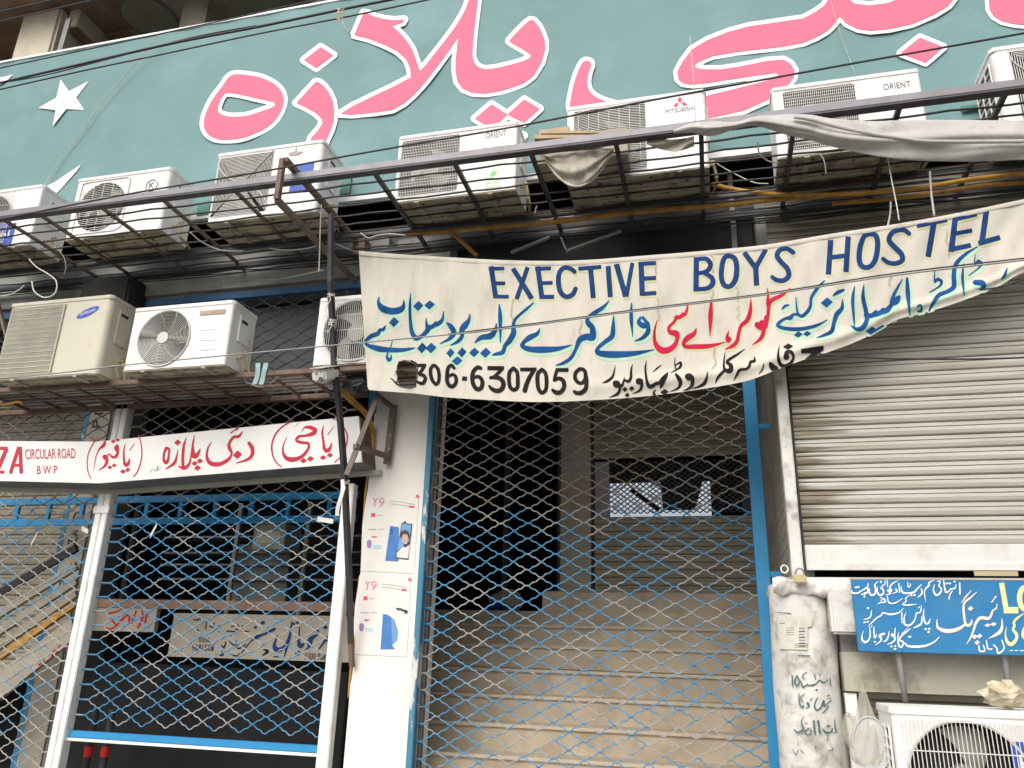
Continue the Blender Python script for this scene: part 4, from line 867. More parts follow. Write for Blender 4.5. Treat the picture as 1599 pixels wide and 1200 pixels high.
# pale drop rope across the green sign
b = MB(); b.tube([at(248, 55, 5.2), at(215, 95, 5.24), at(160, 160, 5.26), at(97, 247, 5.27), at(60, 305, 5.27)], .004, 5); tag(b.build('rope', 'rope_cream'), 'thin pale rope slanting down the green sign beside the star', 'rope')
# ================================================================== THE HANGING CLOTH BANNER
def interp(tab, x):
    xs = [p[0] for p in tab]; ys = [p[1] for p in tab]
    return float(np.interp(x, xs, ys))
def smooth_tab(tab):
    q = cr(tab, 5); return [(float(a[0]), float(a[1])) for a in q]
TOP = smooth_tab([(560, 392), (600, 395.5), (700, 402), (800, 407), (900, 407), (1000, 400), (1100, 392), (1199, 382), (1300, 365), (1400, 350), (1500, 332), (1600, 311), (1700, 290)])
BOT = smooth_tab([(560, 604), (575, 609), (610, 612), (650, 615), (700, 621), (800, 627), (860, 628), (930, 625), (1000, 620), (1060, 613), (1120, 604), (1170, 594), (1225, 573), (1262, 560), (1300, 548), (1350, 528), (1400, 500), (1440, 490), (1500, 471), (1560, 447), (1600, 425), (1700, 398)])
def bY(x, y):
    Y0 = 4.88 - 0.50 * min(max((x - 560) / 640, 0), 1.05)
    t0 = interp(TOP, x); b0 = interp(BOT, x); v = (y - t0) / max(b0 - t0, 1)
    w = 0.010 * math.sin(x / 58 + v * 2.2) * (.4 + .8 * v) + 0.006 * math.sin(x / 23 - v * 4 + 1) * v + 0.003 * math.sin(x / 9.0 + v * 11)
    w += 0.014 * math.sin(min(max(v, 0), 1) * math.pi)            # belly
    dx = (x - 560)
    w += 0.012 * math.sin((dx * .35 + (y - 400)) / 21) * math.exp(-dx / 150) # drag folds at the tied corner
    w -= 0.022 * math.exp(-((v - .90) / .05) ** 2) * (x > 820) * min(1, (x - 820) / 200.0)   # rolled fold along the foot
    return Y0 + w
def ban(eps): return lambda x, y: at(x, y, bY(x, y) - eps)
t = thing('cloth_banner', 'sagging hand-painted cloth banner for a boys hostel strung across the front', 'banner', tuple(at(1000, 620, 4.6)))
HOLE = [(623, 566), (631, 563), (641, 566), (650, 570), (652, 580), (650, 592), (649, 603), (640, 606), (624, 604), (621, 595), (619, 580)]
def inhole(x, y):
    c = False
    for (xa, ya), (xb, yb) in zip(HOLE, HOLE[1:] + HOLE[:1]):
        if (ya > y) != (yb > y) and x < xa + (y - ya) * (xb - xa) / (yb - ya): c = not c
    return c
def bsurf(u, v, off=0.0):
    x = 560 + u * 1140; ya = interp(TOP, x); yb = interp(BOT, x)
    if x < 576: x = x + v * 14 * (1 - (x - 560) / 16)
    y = ya + (yb - ya) * v
    return at(x, y, bY(x, y) - off)
b = MB(); b.grid(lambda u, v: bsurf(u, v), 380, 72, skip=lambda u, v: inhole(560 + u * 1140, interp(TOP, 560 + u * 1140) + v * (interp(BOT, 560 + u * 1140) - interp(TOP, 560 + u * 1140))))
b.build('cloth', 'banner_cloth', t, smooth=True)
b = MB(); b.grid(lambda u, v: at(561 + u * 1139, interp(TOP, 561 + u * 1139) + 7 * v, bY(561 + u * 1139, interp(TOP, 561 + u * 1139)) - .0035 * math.sin(v * 3.14) - .001), 240, 4)
b.build('top_hem', 'banner_cloth', t, smooth=True)
c6 = (4, 400, 300); c7 = (4, 800, 300); c8 = (4, 1199, 300)
q8 = (5, 380, 440)
# --- English line
EN = []
UNDER = ('c', [(540, 900)] + [(x, interp(BOT, x) - .5) for x in range(540, 1720, 4)] + [(1720, 900)])
def bb(c, *a): EN.append(B(*c, *a))
def ss(c, *p): EN.append(S(*c, *p))
bb(c6,1467,464,1497,664,32); bb(c6,1452,480,1550,478,24); bb(c6,1475,570,1556,572,24); bb(c6,1480,653,1578,655,24)
bb(c7,4,478,122,668,32); bb(c7,96,470,26,670,28)
bb(c7,158,466,186,668,32); bb(c7,142,482,242,477,24); bb(c7,170,570,252,568,24); bb(c7,178,656,262,655,26)
ss(c7,(388,498,28),(360,478,28),(322,475,28),(294,505,30),(288,560,32),(300,622,32),(335,655,30),(375,642,30),(395,605,28))
bb(c7,412,480,556,468,26); bb(c7,488,475,506,664,32); bb(c7,598,463,612,658,32)
bb(c7,650,450,708,655,34); bb(c7,750,443,712,655,26); bb(c7,804,440,812,648,34); bb(c7,786,450,898,444,26); bb(c7,805,542,898,537,26); bb(c7,808,638,900,631,26)
bb(c7,1150,408,1147,622,34); ss(c7,(1150,422,26),(1210,418,28),(1238,455,30),(1215,495,28),(1160,508,24)); ss(c7,(1195,505,24),(1245,535,30),(1250,575,32),(1215,602,28),(1145,608,26))
ss(c7,(1350,398,28),(1388,415,32),(1402,475,34),(1392,550,34),(1358,590,30),(1322,580,32),(1306,530,32),(1310,460,32),(1325,412,30),(1350,398,28))
bb(c7,1448,378,1524,480,32); bb(c7,1584,358,1516,480,30); bb(c7,1520,465,1526,585,34)
ss(c8,(158,378,28),(118,354,28),(74,364,30),(58,400,32),(85,440,32),(122,480,32),(130,525,32),(98,553,30),(55,550,28),(28,532,26))
bb(c8,393,300,378,516,34); bb(c8,502,278,488,500,34); bb(c8,385,410,498,396,28)
ss(c8,(636,262,28),(674,272,32),(686,330,34),(672,420,34),(638,466,30),(594,468,32),(572,430,34),(576,350,34),(600,280,30),(636,262,28))
ss(c8,(882,260,28),(842,235,30),(780,252,30),(757,300,32),(792,345,34),(832,385,34),(840,425,32),(802,446,30),(755,442,28),(720,418,26))
bb(c8,930,212,1120,172,30); bb(c8,1038,190,1001,406,36); bb(c8,1173,148,1145,374,36); bb(c8,1160,172,1306,138,28); bb(c8,1160,262,1277,240,26); bb(c8,1138,360,1269,333,30)
bb(c8,1366,113,1336,325,36); bb(c8,1315,322,1451,284,32)
# --- Urdu line (blue), with red middle words
U = []
def us(c, *p): U.append(S(*c, *p))
def ud(c, *p): U.append(D(*c, *p))
us(c6,(768,655,6),(764,690,20),(790,728,42),(850,745,42),(900,735,38),(920,712,22),(922,676,6)); ud(c6,860,813,32,32)
us(q8,(1110,345,8),(1090,375,26),(1065,375,20),(1050,405,34),(1000,425,34),(965,455,28),(960,490,24),(1040,520,44),(1120,532,40),(1230,535,32),(1300,525,20),(1345,517,4)); us(q8,(1163,465,5),(1150,510,8)); us(q8,(1128,545,6),(1122,590,20),(1138,612,28),(1155,590,14),(1150,570,8))
us(q8,(1306,92,6),(1300,200,22),(1303,300,24),(1315,390,32),(1345,440,40),(1385,430,30),(1420,400,34),(1440,370,40),(1430,330,20),(1425,285,6)); us(q8,(1440,360,36),(1485,345,30),(1500,310,8)); us(q8,(1480,345,30),(1530,322,34),(1555,290,22),(1562,232,6))
ud(q8,1365,190,40,40); ud(q8,1453,182,42,36); ud(q8,1395,518,40,42); ud(q8,1465,518,44,42)
us(c6,(1190,818,10),(1215,840,30),(1235,880,32),(1205,918,20),(1148,948,5)); us(c6,(1335,763,6),(1328,800,20),(1305,832,38),(1285,860,34),(1285,900,24),(1262,932,22),(1215,958,6))
ud(c6,1213,1005,26,30); ud(c6,1285,1002,28,32); ud(c6,1255,1055,34,28)
us(c6,(1518,700,6),(1524,790,26),(1525,940,6)); us(c6,(1500,822,6),(1495,862,24),(1465,898,38),(1425,905,34),(1400,912,28),(1365,942,6)); ud(c6,1362,1002,32,30); ud(c6,1432,1004,34,32)
us(c7,(135,690,5),(95,725,16),(45,768,16),(15,800,18),(5,845,24),(8,880,34),(-15,925,34),(-45,960,24),(-60,1000,26),(-100,1012,20),(-128,1018,5))
us(c7,(172,852,5),(155,885,22),(110,908,34),(75,935,24),(62,962,26),(110,982,34),(200,985,40),(290,978,26),(372,955,4))
us(c7,(605,678,4),(565,722,22),(510,757,26),(470,790,22),(475,820,34),(500,850,34),(500,905,44),(460,905,40),(420,925,34),(395,985,20),(362,1040,22),(310,1072,18),(270,1082,4))
us(c7,(632,775,6),(630,840,24),(622,900,30),(580,935,26),(535,975,22),(540,1005,34),(630,1015,42),(760,1008,30),(888,985,4))
us(c7,(745,693,5),(742,780,24),(752,902,4)); us(c7,(800,785,14),(790,815,26),(820,835,36),(840,820,24),(815,785,18)); us(c7,(845,820,24),(848,870,28),(815,910,22),(763,932,4))
us(c8,(355,553,5),(310,600,20),(272,660,18),(265,715,20),(240,755,22),(210,775,20),(185,750,14),(175,658,5)); us(c8,(190,765,20),(160,765,14),(140,785,26),(110,790,16),(75,812,20),(62,835,20),(110,852,22),(200,856,24),(300,835,18),(372,798,4))
us(c8,(90,730,10),(108,712,16),(132,706,8)); ud(c8,190,890,28,20); ud(c8,245,885,26,18)
us(c8,(466,670,6),(463,725,24),(430,765,30),(412,820,24),(398,870,26),(350,895,18),(305,910,4)); ud(c8,368,690,38,32); us(c8,(408,648,8),(435,628,22),(472,612,16))
us(c8,(542,590,6),(530,680,22),(542,842,6)); us(c8,(600,576,5),(595,660,24),(612,740,26),(618,800,28),(590,848,30),(550,855,20),(518,833,5)); us(c8,(612,770,26),(650,772,30),(675,745,18)); us(c8,(660,770,26),(700,755,30),(720,730,16)); us(c8,(710,755,24),(748,735,34),(775,700,20)); us(c8,(775,700,24),(800,680,44),(820,655,20)); us(c8,(770,690,20),(790,635,20),(840,545,5))
ud(c8,650,868,40,26); ud(c8,715,852,40,22); ud(c8,800,822,36,20); ud(c8,865,803,34,18)
us(c8,(870,540,14),(875,640,28),(888,772,6)); us(c8,(935,715,10),(955,705,8),(960,740,14),(938,745,10))
us(c8,(1312,340,4),(1235,388,20),(1175,450,26),(1162,520,28),(1162,590,30),(1125,620,26),(1068,645,26),(1032,695,22),(1000,757,5)); us(c8,(1042,485,5),(1042,560,12),(1060,545,18),(1085,560,18),(1070,590,12),(1010,627,6))
us(c8,(1222,448,5),(1216,540,18),(1228,647,6)); us(c8,(1295,390,4),(1292,455,10),(1315,430,16),(1336,450,14),(1310,480,8),(1255,522,5)); us(c8,(1295,565,30),(1340,570,36),(1350,595,20),(1325,606,10)); us(c8,(1495,473,5),(1480,518,18),(1458,546,5))
Rr = []
def rs_(c, *p): Rr.append(S(*c, *p))
rs_(c7,(905,803,5),(888,870,16),(892,940,26),(925,985,40),(970,988,38),(1012,960,30),(1030,915,24),(1022,885,40),(985,875,26),(978,845,20),(1010,812,18),(1028,778,20)); rs_(c7,(1020,785,20),(1050,780,24),(1065,755,10)); rs_(c7,(1055,778,20),(1085,755,20),(1098,695,5))
rs_(c7,(1150,850,5),(1135,885,26),(1095,912,34),(1070,945,24),(1085,966,24),(1140,966,30),(1230,962,26),(1330,938,4)); rs_(c7,(1242,693,16),(1238,780,30),(1235,897,6)); rs_(c7,(1352,868,5),(1342,905,20),(1348,930,26),(1362,915,14),(1345,905,10))
rs_(c7,(1490,668,5),(1487,740,24),(1468,800,28),(1430,835,24),(1415,880,22),(1402,935,24),(1370,965,22),(1328,982,5)); rs_(c7,(1530,830,36),(1558,840,50),(1560,820,40)); rs_(c8,(-12,780,20),(-20,840,24),(-35,900,26),(-60,930,18),(-98,955,4)); rs_(c8,(142,598,4),(95,640,20),(30,672,26),(8,700,24),(2,760,22),(-10,840,22)); rs_(c8,(-3,700,20),(2,640,14),(-5,600,5))
# --- black bottom line
ca = (8, 600, 540); cb = (8, 780, 520); cc = (8, 930, 520); cd = (6.6625, 1080, 490)
K = []
def ks(c, *p): K.append(S(*c, *p))
def kd(c, *p): K.append(D(*c, *p))
ks(ca,(235,200,30),(192,225,40),(172,290,36),(166,360,22),(175,440,14)); ks(ca,(330,190,14),(380,215,30),(410,235,20)); ks(ca,(75,405,8),(110,430,14),(160,480,22),(190,500,10)); ks(ca,(340,180,6),(370,205,12))
K.append(B(*ca,412,248,522,245,42)); ks(ca,(505,250,40),(468,310,42),(440,355,42),(495,375,44),(512,420,46),(480,470,44),(425,460,34),(410,440,20))
ks(ca,(605,250,42),(578,300,46),(585,390,46),(612,450,44),(650,482,42),(680,440,42),(684,360,44),(668,290,44),(630,250,42),(605,250,42))
ks(ca,(872,280,38),(840,246,42),(800,275,46),(785,350,48),(785,440,50),(815,500,50),(862,505,48),(898,450,46),(890,385,42),(850,360,38),(805,385,34)); K.append(P_(*ca,(972,383),(1036,388),(1030,440),(970,436)))
ks(ca,(1205,282,44),(1165,272,50),(1115,320,52),(1098,400,52),(1115,490,54),(1165,545,54),(1215,520,52),(1225,450,50),(1200,402,46),(1160,385,42),(1115,405,38))
K.append(B(*ca,1288,280,1496,282,52)); ks(ca,(1465,300,40),(1378,385,42)); ks(ca,(1330,400,40),(1390,395,50),(1460,420,54),(1490,480,58),(1465,545,58),(1410,565,56),(1350,545,50),(1312,505,30))
ks(cb,(172,442,48),(125,495,50),(118,600,50),(135,680,50),(178,712,48),(222,680,48),(228,590,50),(218,490,48),(172,442,48))
K.append(B(*cb,256,457,462,456,46)); ks(cb,(435,462,46),(372,560,52),(335,650,58),(316,720,60))
ks(cb,(530,458,46),(480,510,52),(474,620,52),(492,710,50),(532,748,48),(576,710,48),(588,620,50),(575,510,48),(530,458,46))
K.append(B(*cb,700,463,862,463,46)); ks(cb,(716,468,42),(695,540,42),(686,590,44)); ks(cb,(690,592,38),(745,568,46),(798,605,52),(805,680,54),(760,742,54),(700,742,54),(662,712,36))
ks(cb,(1000,452,46),(950,500,48),(945,570,48),(985,622,46),(1040,620,46),(1072,565,48),(1070,490,48),(1040,456,46),(1000,452,46)); ks(cb,(1085,560,50),(1086,640,52),(1070,705,54),(1020,748,54),(965,752,50),(935,735,40))
ks(cc,(245,398,5),(232,480,18),(210,550,32),(150,600,32),(82,627,5)); ks(cc,(245,625,60),(262,640,90),(285,640,50)); ks(cc,(300,650,40),(300,720,34),(260,770,32),(165,807,5)); ks(cc,(360,548,5),(350,610,22),(330,660,34)); ks(cc,(462,388,5),(445,460,24),(440,560,36),(408,605,38),(358,590,24),(340,620,16))
kd(cc,365,705,36,32); kd(cc,450,695,34,32); kd(cc,395,777,32,30); ks(cc,(530,600,60),(545,605,80),(570,600,50)); ks(cc,(580,630,38),(555,715,32),(458,760,5)); ks(cc,(635,343,5),(622,440,24),(636,580,32),(665,665,48),(715,660,48),(760,615,20)); ks(cc,(750,640,30),(800,620,44),(860,560,60),(905,493,8)); ks(cc,(870,560,36),(830,640,44),(808,695,8))
ks(cc,(755,708,8),(722,745,24),(740,775,30),(698,785,8)); kd(cc,860,738,54,36); ks(cc,(828,398,4),(770,440,18),(712,492,5)); ks(cc,(1000,515,24),(1035,560,52),(1060,620,48),(1030,690,28),(922,737,5)); ks(cc,(990,292,5),(990,400,14),(1010,455,18),(1060,420,30),(1060,370,26),(1000,400,12)); ks(cc,(1005,465,20),(938,497,5))
ks(cc,(1150,545,70),(1170,550,90),(1190,545,50)); ks(cc,(1212,560,44),(1205,650,44),(1155,700,26),(1090,720,5)); ks(cc,(1398,483,5),(1385,570,24),(1345,645,38),(1205,698,6))
ks(cd,(165,598,5),(152,680,26),(108,742,30),(2,782,5)); ks(cd,(552,366,5),(480,420,20),(400,470,28),(368,505,30),(408,540,44),(402,590,50),(362,592,40),(336,560,26),(338,480,16),(346,403,5)); ks(cd,(335,595,26),(275,660,26),(245,728,6))
ks(cd,(650,443,5),(655,490,28),(612,502,26),(600,545,26),(565,575,26),(500,585,26),(468,640,22),(438,692,6)); ks(cd,(748,510,5),(740,570,16),(698,628,5)); ks(cd,(912,335,5),(900,430,24),(918,520,38),(965,545,38),(1030,515,34),(1060,450,26),(1035,400,36),(990,400,36),(985,450,60)); kd(cd,1003,342,56,32)
ks(cd,(820,520,36),(845,560,66),(880,570,50)); K.append(P_(*cd,(1138,368),(1372,333),(1375,378),(1270,450),(1168,482),(1250,412),(1138,412))); ks(cd,(1400,410,6),(1465,405,8)); ks(cd,(1270,440,8),(1350,432,12),(1480,445,12),(1600,450,8))
paint('mint_shadow', [('s', [(p[0] + 1.6, p[1] + 3.0, p[2]) for p in pr[1]]) if pr[0] == 's' else ('p', [(p[0] + 1.6, p[1] + 3.0) for p in pr[1]]) for pr in U] + [UNDER], 'mint_halo', t, ban(.0012), st=1.2, grow=2.6)
paint('lime_shadow', [('s', [(p[0] + 1.2, p[1] + 1.6, p[2]) for p in pr[1]]) if pr[0] == 's' else ('p', [(p[0] + 1.2, p[1] + 1.6) for p in pr[1]]) for pr in EN + Rr] + [UNDER], 'lime_halo', t, ban(.0018), st=1.2, grow=1.5)
paint('english_lettering', EN, 'banner_blue', t, ban(.0036), st=.8)
paint('blue_lettering', U + [UNDER], 'banner_cyanblue', t, ban(.0036), st=.8)
paint('red_lettering', Rr + [UNDER], 'banner_red', t, ban(.0040), st=.8)
KC = [('c', HOLE), UNDER]
paint('black_lettering', K + KC, 'banner_black', t, ban(.0036), st=.7)
ST = []
for x_, ya_, yb_ in ((1026, 402, 428), (1027, 468, 500), (1112, 398, 425), (1113, 455, 478), (1111, 492, 512), (1151, 448, 470), (1153, 478, 500), (1115, 545, 575), (800, 468, 500), (906, 500, 540), (1480, 360, 400), (1390, 430, 445)):
    ST.append(S(1, 0, 0, *[(x_ + random.uniform(-2.5, 2.5), ya_ + (yb_ - ya_) * i / 5, random.uniform(.8, 2.2)) for i in range(6)]))
paint('rust_drip', ST, 'stain_olive', t, ban(.0028), st=.8)
# charred rim and threads of the hole
b = MB()
hp = HOLE + HOLE[:1]; ring = []
for (xa, ya), (xb, yb) in zip(hp[:-1], hp[1:]):
    for i in range(4):
        x = xa + (xb - xa) * i / 4 + random.uniform(-.8, .8); y = ya + (yb - ya) * i / 4 + random.uniform(-.8, .8); ring.append(at(x, y, bY(x, y) - .005))
b.tube(ring + ring[:1], .004, 4)
for i in range(14):
    x, y = random.choice(HOLE); q = at(x, y, bY(x, y) - .006); b.tube([q, q + np.array([random.uniform(-.03, .03), -.01, random.uniform(-.035, .02)])], .0018, 3)
b.build('charred_rim', 'dark_pole', t)

# ================================================================== OUTDOOR AIR CONDITIONING UNITS
def ring_panel(mb, x0, x1, z0, z1, Y, hole, dep):
    """flat front plate with a hole (list of x,z counter-clockwise), plus the collar going in by dep"""
    cx = sum(p[0] for p in hole) / len(hole); cz = sum(p[1] for p in hole) / len(hole)
    angs = sorted(set([math.atan2(p[1] - cz, p[0] - cx) for p in hole] + [math.atan2(z - cz, x - cx) for x in (x0, x1) for z in (z0, z1)]))
    def ray_rect(a):
        dx, dz = math.cos(a), math.sin(a); t = 1e9
        if dx > 1e-9: t = min(t, (x1 - cx) / dx)
        if dx < -1e-9: t = min(t, (x0 - cx) / dx)
        if dz > 1e-9: t = min(t, (z1 - cz) / dz)
        if dz < -1e-9: t = min(t, (z0 - cz) / dz)
        return (cx + dx * t, cz + dz * t)
    def ray_hole(a):
        dx, dz = math.cos(a), math.sin(a); best = 0
        for p, q in zip(hole, hole[1:] + hole[:1]):
            ex, ez = q[0] - p[0], q[1] - p[1]; den = dx * ez - dz * ex
            if abs(den) < 1e-12: continue
            t = ((p[0] - cx) * ez - (p[1] - cz) * ex) / den; u = ((p[0] - cx) * dz - (p[1] - cz) * dx) / den
            if t > 0 and -1e-6 <= u <= 1 + 1e-6: best = max(best, t)
        return (cx + dx * best, cz + dz * best)
    n = len(angs); O = [ray_rect(a) for a in angs]; H = [ray_hole(a) for a in angs]
    for i in range(n):
        j = (i + 1) % n
        mb.quad((O[i][0], Y, O[i][1]), (O[j][0], Y, O[j][1]), (H[j][0], Y, H[j][1]), (H[i][0], Y, H[i][1]))
    return H
def rrect(x0, x1, z0, z1, r, n=5):
    out = []
    for cx, cz, a0 in ((x1 - r, z0 + r, -90), (x1 - r, z1 - r, 0), (x0 + r, z1 - r, 90), (x0 + r, z0 + r, 180)):
        for i in range(n + 1):
            a = R(a0 + 90 * i / n); out.append((cx + r * math.cos(a), cz + r * math.sin(a)))
    return out
def circ(cx, cz, r, n=40): return [(cx + r * math.cos(2 * math.pi * i / n), cz + r * math.sin(2 * math.pi * i / n)) for i in range(n)]

def ac_unit(label, x0, x1, Y, z0, h, style, dep=0.34, m='ac_white', mg='ac_grille', rad=0.03, group=None, fan=True, side='right', gx=None, ztop=0.04, feet=True):
    W_ = x1 - x0
    t = thing('outdoor_ac_unit', label, 'air conditioner', ((x0 + x1) / 2, Y + dep / 2, z0), group)
    zb, ztp = z0 + 0.010, z0 + h - 0.03
    # plan profile: open at the front between the rounded edges
    prof = []
    for i in range(7):
        a = R(270 - 90 * i / 6); prof.append((x0 + rad + rad * math.cos(a), Y + rad + rad * math.sin(a)))
    prof += [(x0, Y + dep), (x1, Y + dep)]
    for i in range(7):
        a = R(0 - 90 * i / 6); prof.append((x1 - rad + rad * math.cos(a), Y + rad + rad * math.sin(a)))
    b = MB()
    for (xa, ya), (xb, yb) in zip(prof[:-1], prof[1:]): b.quad((xa, ya, zb), (xb, yb, zb), (xb, yb, ztp), (xa, ya, ztp))
    gx0, gx1 = gx or (x0 + 0.03 * W_, x0 + 0.66 * W_)
    if style in ('round', 'vfan', 'kround'):
        cxx = (gx0 + gx1) / 2; r = min((gx1 - gx0) / 2, (ztp - zb) / 2 - .018); cz = (zb + ztp) / 2
        hole = circ(cxx, cz, r)
    else:
        hole = rrect(gx0, gx1, zb + .045, ztp - .02, .02); cxx = (gx0 + gx1) / 2; cz = (zb + ztp) / 2 + .012; r = min(gx1 - gx0, ztp - zb) / 2 - .04
    H = ring_panel(b, x0 + rad, x1 - rad, zb, ztp, Y, hole, .1)
    b.build('casing', m, t, smooth=False)
    ovh = .006
    lid = [(x0 - ovh + .02, Y - ovh), (x1 + ovh - .02, Y - ovh), (x1 + ovh, Y + .02), (x1 + ovh, Y + dep + ovh), (x0 - ovh, Y + dep + ovh), (x0 - ovh, Y + .02)]
    b = MB(); b.poly([(x, y, z0 + h) for x, y in lid]); b.poly([(x, y, ztp - .004) for x, y in lid][::-1])
    for p, q in zip(lid, lid[1:] + lid[:1]): b.quad((*p, ztp - .004), (*q, ztp - .004), (*q, z0 + h), (*p, z0 + h))
    b.build('lid', m, t, bevel=.004)
    # pressed base pan
    b = MB(); b.box(x0 + .004, x1 - .004, Y + .004, Y + dep - .004, z0, zb)
    for k in range(3):
        yy = Y + dep * (.2 + .3 * k); b.box(x0 + .05, x1 - .05, yy - .02, yy + .02, z0 - .007, z0)
    for k in range(5):
        xx = x0 + W_ * (.12 + .19 * k); b.box(xx - .01, xx + .012, Y + .03 + .02 * (k % 2), Y + dep - .04, z0 - .004, z0 - .0005)
    b.build('base_pan', 'pan_underside', t)
    b = MB()
    for k, fx in enumerate((.16, .38, .62, .86)): b.disc((x0 + W_ * fx, 0, 0), .01)
    b = MB()
    for fx, fy in ((.14, .3), (.33, .7), (.52, .3), (.7, .75), (.84, .35), (.24, .12), (.6, .1)):
        cx_, cy_ = x0 + W_ * fx, Y + dep * fy
        b.poly([(cx_ + .011 * math.cos(a), cy_ + .011 * math.sin(a), z0 - .0085) for a in [i * math.pi / 4 for i in range(8)]])
    b.build('drain_holes', 'ac_dark', t)
    # shroud
    b = MB(); n = len(H)
    for i in range(n):
        j = (i + 1) % n
        b.quad((H[i][0], Y, H[i][1]), (H[j][0], Y, H[j][1]), (H[j][0], Y + .12, H[j][1]), (H[i][0], Y + .12, H[i][1]))
    b.poly([(p[0], Y + .12, p[1]) for p in H]); b.build('shroud', 'ac_dark', t)
    if fan:
        fr = r * .92; fz = cz
        fo = MB(); ph = random.uniform(0, 2)
        for kk in range(3):
            a0 = ph + kk * 2 * math.pi / 3
            def bl(u, v):
                rr = .06 + (fr - .06) * v; a = a0 + (u - .5) * (1.15 - .25 * v) + .55 * v
                return (cxx + rr * math.cos(a), Y + .095 - .05 * u, fz + rr * math.sin(a))
            fo.grid(bl, 6, 6)
        fb = fo.build('fan', 'fan_dark' if style == 'round' else 'fan_blade', t, smooth=True)
        hb = MB(); hb.disc((cxx, Y + .035, fz), .07, h=.06, n=20); hb.build('hub', 'fan_dark' if style == 'round' else 'fan_blade', fb)
    g = MB(); wr = .0022
    if style == 'round':
        for k in range(2, 20):
            rr = r * k / 19.5
            ringp = [(cxx + rr * math.cos(a), Y - .012 + .006 * (k / 19.5) ** 3, cz + rr * math.sin(a)) for a in [2 * math.pi * i / 36 for i in range(37)]]
            g.tube(ringp, .0029, 3, cap=False)
        for k in range(9):
            a = 2 * math.pi * k / 9; g.tube([(cxx + r * q * math.cos(a + .5 * q), Y - .008, cz + r * q * math.sin(a + .5 * q)) for q in (.15, .4, .7, 1)], .0022, 3)
        g.disc((cxx, Y - .018, cz), r * .21, h=.01, n=24)
        g.tube([(cxx + r * 1.01 * math.cos(a), Y - .006, cz + r * 1.01 * math.sin(a)) for a in [2 * math.pi * i / 48 for i in range(49)]], .006, 5, cap=False)
    elif style == 'vfan':
        nv = 30
        for k in range(nv + 1):
            x = cxx - r * 1.04 + 2.08 * r * k / nv; g.tube([(x, Y - .022, cz - r * 1.03), (x, Y - .026, cz), (x, Y - .022, cz + r * 1.03)], .0022, 3)
        for k in range(5):
            z = cz + r * (-1.0 + .5 * k); g.tube([(cxx - r * 1.04, Y - .026, z), (cxx + r * 1.04, Y - .026, z)], .0026, 3)
        g.tube([(cxx + r * 1.02 * math.cos(a), Y - .006, cz + r * 1.02 * math.sin(a)) for a in [2 * math.pi * i / 48 for i in range(49)]], .007, 5, cap=False)
    elif style == 'kround':
        for k in range(26):
            z = cz - r + 2 * r * (k + .5) / 26; hw = math.sqrt(max(r * r - (z - cz) ** 2, 0)); g.tube([(cxx - hw, Y - .008, z), (cxx, Y - .012, z), (cxx + hw, Y - .008, z)], .0028, 3)
        for k in range(5):
            x = cxx - r + 2 * r * (k + .5) / 5; hh = math.sqrt(max(r * r - (x - cxx) ** 2, 0)); g.tube([(x, Y - .012, cz - hh), (x, Y - .012, cz + hh)], .003, 3)
        for q in ([(gx0 - .0, ztp - .03), (gx0 + .06, ztp - .02), (gx1 - .02, ztp - .02), (gx1 + .015, ztp - .04), (gx1 + .015, zb + .06), (gx1 - .04, zb + .03), (gx0, zb + .03)],):
            g.tube([(a, Y - .004, z) for a, z in q] + [(q[0][0], Y - .004, q[0][1])], .004, 4, cap=False)
    elif style == 'square':
        zl, zh = zb + .045, ztp - .02
        for k in range(37):
            x = gx0 + (gx1 - gx0) * k / 36; g.tube([(x, Y - .010, zl), (x, Y - .016, (zl + zh) / 2), (x, Y - .010, zh)], .0021, 3)
        for k in range(21):
            z = zl + (zh - zl) * k / 20; g.tube([(gx0, Y - .012, z), (gx1, Y - .012, z)], .0021, 3)
    elif style == 'louvre':
        zl, zh = zb + .045, ztp - .02
        for k in range(40):
            z = zl + (zh - zl) * k / 39; g.tube([(gx0, Y - .004, z - .004), ((gx0 * 3 + gx1) / 4, Y - .022, z), ((gx0 + gx1) / 2, Y - .026, z), ((gx0 + gx1 * 3) / 4, Y - .02, z), (gx1, Y - .004, z)], .0032, 3)
        for k in range(7):
            x = gx0 + (gx1 - gx0) * (k + .5) / 7; g.tube([(x, Y - .024, zl), (x, Y - .024, zh)], .0022, 3)
    elif style == 'slats':
        zl, zh = zb + .02, ztp - .02
        g.box(gx0 - .01, gx1 + .01, Y - .001, Y + .01, zl - .005, zh + .005)
        for k in range(70):
            z = zl + (zh - zl) * k / 69; g.tube([(gx0, Y - .003, z), (gx1, Y - .003, z)], .0022, 3)
        for k in range(14):
            z = zl + (zh - zl) * (k + .5) / 14; g.box(gx0, gx1, Y - .0065, Y - .004, z - .003, z + .003)
        g.box(gx1 + .004, gx1 + .018, Y - .014, Y, zl, zh)
    elif style == 'twist':
        zl, zh = zb + .045, ztp - .015
        xm, zm = (gx0 + gx1) / 2, (zl + zh) / 2
        def clipseg(p, q):  # liang-barsky
            t0, t1 = 0, 1; dx, dz = q[0] - p[0], q[1] - p[1]
            for pp, qq in ((-dx, p[0] - gx0), (dx, gx1 - p[0]), (-dz, p[1] - zl), (dz, zh - p[1])):
                if abs(pp) < 1e-12:
                    if qq < 0: return None
                    continue
                tt = qq / pp
                if pp < 0: t0 = max(t0, tt)
                else: t1 = min(t1, tt)
            if t0 >= t1: return None
            return (p[0] + dx * t0, p[1] + dz * t0), (p[0] + dx * t1, p[1] + dz * t1)
